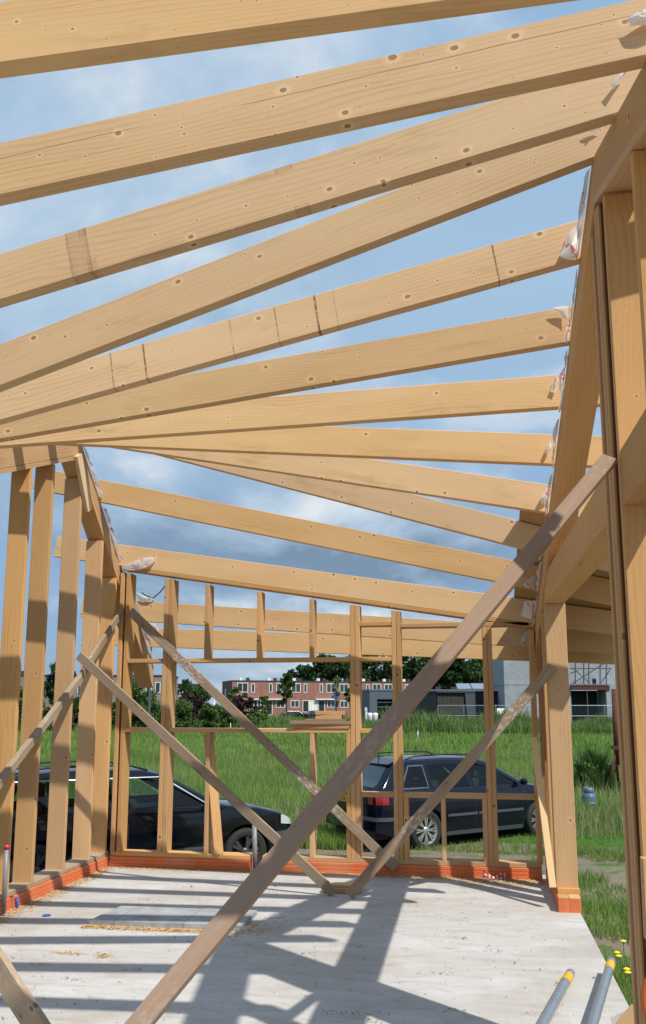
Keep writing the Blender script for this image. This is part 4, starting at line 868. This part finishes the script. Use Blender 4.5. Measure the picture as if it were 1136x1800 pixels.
n = 34000; x = .91+rng.random(n)**1.2*3.6; y = 4.8+rng.random(n)*9.7; v = vfrac(x, y, 1.1, 21.0); bare = (y > 10.9) & (y < 13.6)
k = np.where(bare, v > .42, v > -.10) & (x > .91); blades('slab_edge_grass', np.stack([x[k], y[k], .45+.8*np.clip(v[k]+.3, 0, 1)*np.where(y[k] < 10.6, 1.0, .5)], 1), .20, .010, M_grass, .55)
x = -30+rng.random(60000)*55; y = 67+rng.random(60000)**.8*9; kk = x > -9; x, y = x[kk], y[kk]; v = vfrac(x, y, .22, 31.0); blades('tall_weeds', np.stack([x, y, np.clip(.75+1.0*v, .35, 1.5)*np.where(x < -6.5, .55, 1)], 1), 1.15, .07, M_weed, .4)
x = -60+rng.random(60000)*52; y = 70+rng.random(60000)**1.0*24; v = vfrac(x, y, .2, 37.0); k = in_view(x, y, 1.2); x, y, v = x[k], y[k], v[k]; blades('tall_weeds', np.stack([x, y, np.clip(.7+1.0*v, .3, 1.4)], 1), .9, .08, M_weed, .4)
def foliage(name, center, rad, n, size, mat, parent, clumps=28, seed=0, hollow=.55):
    r0 = np.random.default_rng(seed); d = r0.normal(size=(clumps, 3)); d /= np.linalg.norm(d, axis=1)[:, None]; cr = r0.uniform(hollow*.4, .92, clumps)[:, None]**.7
    cc = np.array(center)+d*cr*np.array(rad); per = n//clumps; V = []; csz = min(rad)*r0.uniform(.22, .42, clumps)
    c = np.repeat(cc, per, 0); o = r0.normal(size=(len(c), 3)); o /= np.linalg.norm(o, axis=1)[:, None]; p = c+o*(r0.random(len(c))**.45*np.repeat(csz, per))[:, None]*np.array([1, 1, .8])
    a = r0.normal(size=(len(p), 3)); a /= np.linalg.norm(a, axis=1)[:, None]; b = np.cross(a, r0.normal(size=(len(p), 3))); b /= np.linalg.norm(b, axis=1)[:, None]; s_ = size*r0.uniform(.6, 1.3, len(p))[:, None]
    V = np.stack([p-a*s_, p+b*s_*.55, p+a*s_, p-b*s_*.55], 1).reshape(-1, 3); m = len(p); me = bpy.data.meshes.new(name); me.vertices.add(4*m); me.vertices.foreach_set('co', V.ravel().astype(np.float32))
    me.loops.add(4*m); me.loops.foreach_set('vertex_index', np.arange(4*m, dtype=np.int32)); me.polygons.add(m); me.polygons.foreach_set('loop_start', (np.arange(m)*4).astype(np.int32)); me.update(calc_edges=True)
    return link(name, me, mat, parent)
def tree(name, label, cat, px, Y, ytop, wpx, mat, group=None, n=2600, trunkf=.3, leaf=.16, z0=GZ, squash=1, seed=None):
    seed = int(px*7+ytop) if seed is None else seed; b = at_y(px, 1250, Y); b.z = z0; top = at_y(px, ytop, Y).z; h = top-z0; rx = wpx*Y/1560/2
    t_ = thing(name, label, cat, b, group=group); rr = random.Random(seed); tr = MB()
    tr.tube([b, b+Vector((.02*h*rr.uniform(-1, 1), 0, h*.35)), b+Vector((.03*h*rr.uniform(-1, 1), 0, h*.85))], [h*.020+.02, h*.014+.01, .012], 7)
    for k in range(6):
        a_ = rr.uniform(0, 6.28); zz = h*rr.uniform(trunkf, .7); tr.tube([b+Vector((0, 0, zz)), b+Vector((math.cos(a_)*rx*.4, math.sin(a_)*rx*.4, zz+h*.08)), b+Vector((math.cos(a_)*rx*.75, math.sin(a_)*rx*.75, zz+h*.18))], [h*.009+.01, h*.006+.006, .006], 5)
    tr.put('trunk', M_bark, t_, smooth=True); zc_ = z0+h*(trunkf+1)/2; foliage('crown', (b.x, b.y, zc_), (rx, rx*.9, h*(1-trunkf)/2), n, leaf, mat, t_, max(14, n//90), seed); return t_
GT = 'trees and shrubs of the hedge row'
HWID = 1.3
hz = [(26, 72, 1205, 44, M_leafl, 'pale leafy shrub at the left edge beyond the side wall studs', .05), (52, 74, 1196, 46, M_leafm, 'green shrub second from the left beyond the side wall studs', .05), (100, 78, 1142, 50, M_leafd, 'tall dark tree standing between the side wall studs', .12),
      (128, 72, 1222, 44, M_leafm, 'low round shrub under the tall dark tree', .0), (148, 75, 1212, 40, M_leafm, 'green shrub behind the batten on the side wall', .0), (236, 72, 1190, 58, M_leafm, 'bushy green tree just left of the double stud of the back wall', .05), (268, 71, 1226, 48, M_leafl, 'light green shrub behind the double stud of the back wall', .0),
      (310, 71, 1226, 60, M_leafl, 'broad light green shrub right of the double stud', .0), (344, 76, 1184, 52, M_leafm, 'round green tree rising in front of the brown gable end', .15), (335, 73, 1222, 50, M_leafp, 'purple leaved shrub below the round green tree', .0),
      (368, 70, 1238, 48, M_leafl, 'light willow like shrub behind the leaning pole', .0), (392, 71, 1244, 46, M_leafm, 'low dark green shrub beside the leaning pole', .0), (416, 80, 1205, 34, M_leafm, 'green shrub at the corner of the brick terrace', .1), (425, 78, 1226, 44, M_leafp, 'dark purple shrub at the corner of the brick terrace', .0),
      (444, 72, 1246, 50, M_leafl, 'pale weedy shrub at the right end of the hedge', .0), (184, 73, 1215, 60, M_leafm, 'wide green shrub hidden behind the last side wall studs', .0), (60, 71, 1236, 60, M_leafd, 'dark low shrub at the foot of the left shrubs', .0), (106, 70, 1245, 40, M_leafd, 'dark low shrub at the foot of the tall dark tree', .0)]
for (px, Y, yt, w_, m_, lab, tf) in hz: tree('hedge_tree' if yt < 1195 else 'shrub', lab, 'tree' if yt < 1195 else 'shrub', px, Y, yt, w_*HWID, m_, GT, 4200 if yt < 1210 else 3200, tf, .14)
tree('young_tree', 'young conical street tree in front of the brick terrace', 'tree', 503, 118, 1176, 34, M_leafm, None, 2400, .28, .20)
tree('young_tree', 'small sapling with a bare trunk at the edge of the weeds', 'tree', 466, 84, 1218, 22, M_leafm, None, 900, .42, .13)
tree('young_tree', 'thin sparse tree in front of the right end of the terrace', 'tree', 592, 112, 1178, 22, M_leafl, None, 420, .3, .16)
tree('young_tree', 'narrow green tree hidden behind the triple stud', 'tree', 618, 110, 1190, 26, M_leafm, None, 1300, .2, .2)
GW = 'tall trees of the wood behind the terrace'
for (px, yt, w_, lab) in ((536, 1168, 70, 'leftmost dark tree of the wood behind the terrace'), (578, 1146, 84, 'broad dark tree of the wood above the middle of the terrace'), (634, 1140, 90, 'dark tree of the wood behind the triple stud'), (690, 1138, 92, 'dark tree of the wood behind the double stud right of the middle'),
    (746, 1142, 92, 'dark tree of the wood behind the long brown brace'), (800, 1140, 84, 'dark tree of the wood above the dark sheds'), (846, 1152, 70, 'tree of the wood left of the block house, above the shed door'), (874, 1168, 44, 'rightmost lighter tree of the wood hard by the block house')):
    tree('wood_tree', lab, 'tree', px, 196+(px % 7)*3, yt, w_, M_leafm if px > 840 else M_leafd, GW, 4200, .05, .62)
pb = at_z(1046, 1388, GZ); nn = 1500; wx_ = rng.normal(0, .34, nn)+pb.x; wy_ = rng.normal(0, .3, nn)+pb.y
wc = blades('leafy_weeds', np.stack([wx_, wy_, np.clip(1.05-1.1*np.hypot(wx_-pb.x, wy_-pb.y), .35, 1.1)], 1), 1.0, .045, M_leafm, .45)
wl = foliage('leafy_weed_leaves', (pb.x, pb.y, GZ+.42), (.62, .5, .48), 2600, .055, M_leafm, None, 40, 5); tag(wl, None, None, kind='stuff')
fl = [(1096, 1655), (1085, 1675), (1088, 1681), (1102, 1704), (1104, 1710)]
fls = MB()
FLAB = ['topmost small yellow flower in the grass by the slab edge', 'yellow flower just beyond the end of the right steel tube', 'yellow flower hard beside the one at the tube end', 'yellow flower in the grass close to the door post', 'lowest yellow flower of those by the slab edge']
for (px, py), flab in zip(fl, FLAB):
    p = at_z(px, py, -.05); fm = MB(); fm.tube([(p.x, p.y, float(gz(p.x, p.y))), p], .003, 5).put('s', M_grass) if False else None
    t_ = thing('yellow_flower', flab, 'flower', (p.x, p.y, float(gz(p.x, p.y))), group='yellow flowers by the slab edge')
    MB().tube([(p.x, p.y, float(gz(p.x, p.y))), p], .003, 5).put('stem', M_grass, t_); fm = MB(); fm.lathe([(0, .008), (.012, .010), (.022, .004), (.012, -.004), (0, -.004)], 9, p); fm.put('bloom', M_flower, t_)

# ================================================================== buildings across the meadow
class Facade:
    def __init__(s, name, label, cat, pxA, pxB, YA, YB_, group=None, z0=GZ):
        A = at_y(pxA, 1240, YA); B = at_y(pxB, 1240, YB_); A.z = B.z = z0; s.u = (B-A).normalized(); s.n = Vector((s.u.y, -s.u.x, 0)); s.A = A; s.len = (B-A).length
        s.t = thing(name, label, cat, A, math.atan2(s.u.y, s.u.x), group); s.M = world(s.t)
    def st(s, px, py): p = on_plane(px, py, s.A, s.n); d = p-s.A; return d.dot(s.u), d.z
    def box(s, nm, mat, x0, x1, y0, y1, z0, z1, parent=None): return MB().box(x0, x1, y0, y1, z0, z1).put(nm, mat, parent or s.t, s.M)
    def window(s, px0, py0, px1, py1, mull=1, fr=M_white, pane=M_pane, nm='window', t=None, y=-.0):
        a, zt_ = s.st(px0, py0); b, zb_ = s.st(px1, py1); w = t or .10; m = MB()
        m.box(a, b, y-.07, y+.05, zt_-w, zt_); m.box(a, b, y-.07, y+.05, zb_, zb_+w); m.box(a, a+w, y-.07, y+.05, zb_+w, zt_-w); m.box(b-w, b, y-.07, y+.05, zb_+w, zt_-w)
        for k in range(mull): x = a+(b-a)*(k+1)/(mull+1); m.box(x-w*.4, x+w*.4, y-.06, y+.05, zb_+w, zt_-w)
        o = m.put(nm, fr, s.t, s.M); MB().box(a+w*.9, b-w*.9, y-.02, y+.04, zb_+w*.9, zt_-w*.9).put('pane', pane, o, s.M); return o
# terrace: seven houses in a row
G7 = 'brick terraced houses in one row'
uA = at_y(408, 1240, 145); uB = at_y(728, 1240, 160)
bounds = [408, 460.5, 507.5, 551, 593.5, 634, 672, 708, 742]
def Yof(px):
    P = Vector((uA.x, uA.y, 0)); u = (uB-uA).normalized(); n_2 = Vector((u.y, -u.x, 0)); return on_plane(px, 1240, P, n_2).y
HL = ['corner house of the brick terrace with the brown gable end', 'second terraced house from the brown gable end behind the young street tree', 'terraced brick house right of the young street tree with the black car before it', 'terraced brick house with the cream double doors behind the blue parked car', 'terraced brick house behind the blue street sign',
      'terraced brick house half hidden by the triple stud', 'terraced brick house behind the grey flat building', 'last visible terraced brick house behind the long brace']
UW = {0: [((417, 1200, 436, 1217), 1), ((442, 1201.5, 448, 1217.5), 0)], 1: [((473, 1201.5, 479, 1217), 0), ((486, 1200.5, 501, 1217), 1)], 2: [((512, 1201, 528.5, 1217.5), 1), ((534, 1202, 540, 1217.5), 0)], 3: [((562, 1202, 567.5, 1217.5), 0), ((574, 1201.5, 590, 1217.5), 1)],
      4: [((597, 1202, 612.5, 1217.5), 1), ((619, 1202, 624, 1217.5), 0)], 5: [((643.8, 1203, 649.3, 1218), 0), ((654.8, 1202, 670, 1218), 1)], 6: [((675.5, 1202.5, 690, 1218), 1), ((696, 1203, 701, 1218), 0)], 7: [((712, 1203, 717, 1218), 0), ((721, 1203, 734, 1218), 1)]}
LWn = {0: [((438, 1231, 443, 1258), 'd'), ((446, 1230, 458, 1257), 'w')], 1: [((453, 1231, 460, 1257), 'd'), ((468, 1231, 479, 1257), 'd'), ((485, 1231, 501, 1244), 'w')], 2: [((511, 1231, 526, 1243.5), 'w'), ((532, 1231, 543, 1252), 'd')], 3: [((543.5, 1231, 558.5, 1252), 'c'), ((559.5, 1231, 571, 1252), 'd'), ((575, 1231, 589, 1243.5), 'w')],
       4: [((597.5, 1231.5, 612, 1244), 'w'), ((616, 1231, 624, 1254), 'd')], 5: [((633, 1231, 641, 1254), 'c'), ((642, 1231, 650, 1254), 'd')], 6: [((676, 1232, 690, 1245), 'w')], 7: [((722, 1232, 734, 1245), 'w')]}
for i in range(8):
    F_ = Facade('terraced_house', HL[i], 'house', bounds[i], bounds[i+1], Yof(bounds[i]), Yof(bounds[i+1]), G7); L_ = F_.len; Ht = 6.32
    F_.box('wall', M_brick, 0, L_-.02, 0, 9, 0, Ht); F_.box('roof_edge', M_roofd, -.08, L_+.05, -.08, 9.08, Ht+.002, Ht+.17)
    if i == 0: F_.box('gable_wall', M_brickb, -.06, -.002, 0, 9, 0, Ht-.003); MB().box(-.10, -.063, 5.2, 6.2, 3.6, 5.1).put('window', M_white, F_.t, F_.M)
    for (q, mu) in UW[i]: F_.window(*q, mull=mu)
    for (q, k) in LWn[i]:
        if k == 'w': F_.window(*q)
        elif k == 'd': F_.window(*q, mull=0, pane=M_door, nm='door')
        else: F_.window(*q, mull=2, pane=M_white, nm='garage_door', t=.16)
    a, z_ = F_.st(bounds[i]+3, 1229.5); b, _ = F_.st(bounds[i+1]-3, 1229.5)
    if i in (0, 1, 3, 5): MB().box(max(.1, a), b, -.6, -.01, z_-.06, z_+.14).put('canopy', M_white, F_.t, F_.M)
    for dx in (.35, .6): F_.box('roof_vent', M_white if dx < .5 else M_roofd, L_*dx, L_*dx+.55, 3, 3.6, Ht+.175, Ht+.72)
# left houses
F_ = Facade('brick_house', 'grey brown brick block with flat roof behind the hedge at the left', 'house', 8, 303, 118, 124); Ht = F_.st(150, 1188.5)[1]
F_.box('wall', M_brickg, 0, F_.len, 0, 9, 0, Ht); F_.box('roof_edge', M_roofd, -.1, F_.len+.1, -.1, 9.1, Ht+.002, Ht+.2)
for q in ((12, 1195, 20, 1212), (137, 1198, 145.5, 1218), (257, 1198, 266.5, 1217.5), (273, 1199, 282, 1218), (205, 1198, 214, 1218), (85, 1197, 94, 1216)): F_.window(*q, mull=0)
for px in (30, 238): a, _ = F_.st(px, 1188); F_.box('chimney', M_roofd, a-.3, a+.3, 3, 3.6, Ht+.205, Ht+.85)
F_ = Facade('brick_house', 'low red brick house peeping out between the grey brown block and the terrace', 'house', 298, 352, 150, 151); Ht = F_.st(320, 1203.5)[1]
F_.box('wall', M_brick, 0, F_.len, 0, 8, 0, Ht); F_.box('roof_edge', M_roofd, -.1, F_.len+.1, -.1, 8.1, Ht+.002, Ht+.16); F_.window(311, 1211, 322, 1224)
# grey flat building with solar panels
F_ = Facade('flat_building', 'blue grey flat roofed building with a dark open front and solar panels', 'building', 650, 712, 92, 93); Ht = F_.st(655, 1214)[1]; a0, z0_ = F_.st(663, 1229); a1, _ = F_.st(691, 1229)
F_.box('wall', M_grey, 0, a0, 0, 7, 0, Ht); F_.box('wall', M_grey, a0+.002, F_.len, 0, 7, z0_, Ht-.003); F_.box('wall', M_grey, a1, F_.len-.002, .002, 7, 0, z0_-.002); F_.box('back_panel', M_door, a0+.004, a1-.004, 2.5, 2.7, 0, z0_-.004)
for k in range(2): F_.box('rail', M_zinc, a0+.01, a1-.01, .2, .26, z0_-.35-.5*k, z0_-.29-.5*k)
F_.box('roof_edge', M_fasc, -.05, F_.len+.05, -.06, 7, Ht+.002, Ht+.16)
F_ = Facade('long_pavilion', 'long low blue grey pavilion with solar panels behind the dark sheds', 'building', 712, 905, 98, 99); Ht = F_.st(760, 1212)[1]; zf = F_.st(760, 1219)[1]
F_.box('fascia', M_fasc, 0, F_.len, 0, 9, zf, Ht); F_.box('wall', M_greyd, .1, F_.len-.1, .5, 8.5, 0, zf-.003)
for q in ((735, 1223, 751, 1252), (753, 1222, 767, 1252)): F_.window(*q, mull=0, pane=M_teal, t=.08, y=.45)
F_.window(741, 1215.5, 752, 1222, mull=0, fr=M_white, pane=M_white, t=.05, y=.40)
for k, px in enumerate((806, 832)):
    a, _ = F_.st(px, 1210); b, _ = F_.st(px+24, 1210); m = MB(); m.v = [(a, .5, Ht+.1), (b, .5, Ht+.1), (b, 3.5, Ht+.75), (a, 3.5, Ht+.75), (a, .5, Ht+.04), (b, .5, Ht+.04), (b, 3.5, Ht+.02), (a, 3.5, Ht+.02)]; m.f = [(0, 1, 2, 3), (7, 6, 5, 4), (0, 4, 5, 1), (1, 5, 6, 2), (2, 6, 7, 3), (3, 7, 4, 0)]; m.put('solar_panel', M_solar, F_.t, F_.M)
for px in (772, 800): a, _ = F_.st(px, 1210); F_.box('roof_vent', M_roofd, a-.3, a+.3, 2, 2.5, Ht+.003, Ht+.35)
# slatted shed and dark sheds
F_ = Facade('slatted_shed', 'dark timber slatted shed with a leaning side at the edge of the weeds', 'shed', 769, 834, 80, 82); z1_ = F_.st(790, 1217.5)[1]; e, _ = F_.st(816, 1240)
F_.box('roof', M_roofd, -.15, F_.len, -.25, 4, z1_, z1_+.16); F_.box('back_wall', M_greyd, 0, e, .14, 4, 0, z1_-.003)
for k in range(16): x0 = .06+(e-.06)*k/16; F_.box('slat', M_slat, x0, x0+(e-.06)/16-.035, -.0, .13, .02, z1_-.006)
m = MB(); w0, w1 = e+.01, F_.len; m.v = [(w0+.28, -.2, 0), (w1, -.2, 0), (w1, -.2, z1_-.004), (w0, -.2, z1_-.004), (w0+.28, .12, 0), (w1, .12, 0), (w1, .12, z1_-.004), (w0, .12, z1_-.004)]; m.f = [(0, 1, 2, 3), (7, 6, 5, 4), (0, 4, 5, 1), (1, 5, 6, 2), (2, 6, 7, 3), (3, 7, 4, 0)]; m.put('leaning_panel', M_trim, F_.t, F_.M)
F_ = Facade('dark_shed', 'black clad shed with a flat door between the slatted shed and the block house', 'shed', 835, 890, 84, 85); z1_ = F_.st(860, 1217)[1]; F_.box('wall', M_greyd, 0, F_.len, 0, 4, 0, z1_); F_.box('roof', M_roofd, -.1, F_.len+.1, -.15, 4.1, z1_+.002, z1_+.12)
F_.window(842, 1222, 850, 1254, mull=0, fr=M_roofd, pane=M_door, nm='door', t=.06); a, z_ = F_.st(846, 1226); F_.box('door_light', M_trim, a-.35, a+.35, -.12, -.075, z_-.02, z_+.05)
p = at_y(882, 1258, 78); mb = thing('parcel_box', 'dark box with a white top standing before the black shed', 'box', (p.x, p.y, GZ)); MB().box(p.x-.32, p.x+.32, p.y, p.y+.5, GZ, GZ+1.5).put('case', M_door, mb); m = MB(); m.v = [(p.x-.36, p.y-.12, GZ+1.42), (p.x+.36, p.y-.12, GZ+1.42), (p.x+.36, p.y+.5, GZ+2.0), (p.x-.36, p.y+.5, GZ+2.0), (p.x-.36, p.y-.06, GZ+1.40), (p.x+.36, p.y-.06, GZ+1.40), (p.x+.36, p.y+.52, GZ+1.52), (p.x-.36, p.y+.52, GZ+1.52)]; m.f = [(0, 1, 2, 3), (7, 6, 5, 4), (0, 4, 5, 1), (1, 5, 6, 2), (2, 6, 7, 3), (3, 7, 4, 0)]; m.put('lid', M_white, mb)
# block house under construction with scaffold
F_ = Facade('block_house', 'pale concrete block house under construction beside the sheds', 'house', 888, 1100, 80, 81); Ht = 9.0; e1, zf = F_.st(1003, 1203); e2, _ = F_.st(1064, 1203); zd = F_.st(1030, 1213)[1]; zmid = F_.st(905, 1204)[1]
F_.box('wall', M_block, 0, e1, 0, 8, 0, zmid-.02); F_.box('wall', M_block, 0, e1, .015, 8, zmid+.02, Ht); F_.box('wall', M_block, e1+.003, F_.len, 3.2, 8, zf+.05, Ht-.003); F_.box('wall', M_block, e2, F_.len, -.2, 3, 0, zf-.003)
F_.box('dark_opening', M_dark, e1+.006, e2-.006, 3.0, 3.1, 0, zd-.004); F_.box('fascia', M_rfasc, e1+.004, e2+.3, -.3, -.1, zd, zf-.10); F_.box('deck', M_roofd, e1+.004, e2+.3, -.09, 3.1, zd+.05, zf-.005)
m = MB()
for k in range(14): x0 = e1+.02+(e2+.3-e1)*k/14; m.box(x0, x0+.13, -.36, -.12, zf-.098, zf+.02)
m.put('corrugated_edge', M_zinc, F_.t, F_.M); a, _ = F_.st(1037, 1220); F_.box('prop', M_zinc, a-.03, a+.03, 1.0, 1.06, 0, zd-.005)
sc_ = thing('scaffold', 'grey tube scaffold standing on the deck of the block house', 'scaffold', F_.M @ Vector((e1+1.5, 1, zf+.02)))
def fp(px, py, dy=.6): x_, z_ = F_.st(px, py); return F_.M @ Vector((x_, dy, z_))
for px in (1003, 1014, 1029, 1038, 1058, 1069): MB().tube([fp(px, 1203), fp(px, 1120)], .05, 6).put('upright', M_steel, sc_)
for (q0, q1) in (((996, 1174.5), (1078, 1174.5)), ((996, 1186), (1020, 1178)), ((1008, 1202), (1074, 1160)), ((1012, 1176), (1040, 1200)), ((1060, 1200), (1076, 1176))): MB().tube([fp(*q0), fp(*q1)], .045, 6).put('ledger', M_steel, sc_)
bl = MB()
for (x0, y0, x1, y1) in ((998, 1172, 1003, 1200), (1019, 1159, 1022.5, 1174), (1014, 1186, 1022, 1190), (1021, 1190, 1027, 1195), (1028, 1196, 1032, 1202), (1034.5, 1190, 1038, 1202), (1012, 1196, 1018, 1202)): a, zt_ = F_.st(x0, y0); b, zb_ = F_.st(x1, y1); bl.box(a, b, .9, 1.0, zb_, zt_)
bl.put('white_board', M_white, sc_); F_.box('stack', M_dark, *[F_.st(px, 1200)[0] for px in (1049, 1054)], 1.2, 1.6, zf+.06, zf+.55)
# site fence in front
fe = thing('mesh_fence', 'thin wire mesh site fence standing in the weeds before the sheds', 'fence', at_y(816, 1262, 77)); fe.location.z = GZ
fy = 77
for px in (770, 816, 872, 928, 1003, 1064): p = at_y(px, 1262, fy); MB().tube([(p.x, p.y, GZ), (p.x, p.y, at_y(px, 1240, fy).z)], .035, 5).put('post', M_zinc, fe)
for yy_ in (1240, 1258): a, b = at_y(770, yy_, fy), at_y(1080, yy_, fy); b.z = a.z; MB().tube([a, b], .022, 5).put('rail', M_zinc, fe)
wr = MB(); a, b = at_y(770, 1240, fy), at_y(1080, 1240, fy)
for k in range(150): x_ = a.x+(b.x-a.x)*k/150; wr.box(x_, x_+.006, fy-.003, fy+.003, GZ, a.z)
wr.put('wire_mesh', M_zinc, fe)
# street furniture and parked cars
p = at_y(589, 1260, 108); p.z = GZ; sg = thing('street_sign', 'blue street name sign on a thin post before the terrace', 'sign', p); zt_ = at_y(589, 1225, 108).z; MB().tube([p, (p.x, p.y, zt_+.3)], .05, 6).put('post', M_zinc, sg); MB().box(p.x-.45, p.x+.45, p.y-.08, p.y-.04, zt_-.2, zt_+.12).put('sign_plate', M_blue, sg)
p = at_y(644, 1262, 90); p.z = GZ; hpz = at_y(644, 1243, 90).z; hp = thing('hazard_board', 'white hazard board standing left of the white drums', 'board', p)
for k in range(5): MB().box(p.x-.14+.03*(k % 2), p.x+.10+.03*(k % 2), p.y, p.y+.06, GZ+(hpz-GZ)*k/5, GZ+(hpz-GZ)*(k+1)/5-.03).put('panel', M_white, hp)
for (px, lab) in ((650.5, 'left white drum before the grey flat building'), (660, 'right white drum before the grey flat building')):
    p = at_y(px, 1262, 88); p.z = GZ; zz = at_y(px, 1253, 88).z-GZ; dr = MB(); dr.lathe([(0, 0), (.19, 0), (.20, zz*.5), (.27, zz*.8), (.27, zz*.96), (.15, zz), (0, zz)], 14, p); tag(dr.put('white_drum', M_white, None, smooth=True), lab, 'drum', 'white drums before the grey building')
def park(src, px, Y, rz_, label, group): c = copy_tree(src); c.location = (at_y(px, 1250, Y).x, Y, GZ); c.rotation_euler = (0, 0, rz_); c['label'] = label; c['group'] = group; return c
hd_ = math.atan2((uB-uA).y, (uB-uA).x); GC = 'cars parked before the terrace'
park(aud, 520, 134, hd_+.05, 'black car parked before the terrace by the young tree', GC); park(v40, 564, 131, hd_+.15, 'dark blue car parked before the cream garage doors', GC)
for o in [v40, aud]:
    pass
# drop number plate children from the parked copy
for o in list(bpy.data.objects):
    if o.parent and o.parent.type == 'EMPTY' and o.name.startswith('number_plate.'):
        for ch in list(o.children): bpy.data.objects.remove(ch)
        bpy.data.objects.remove(o)
SC.render.engine = 'CYCLES'
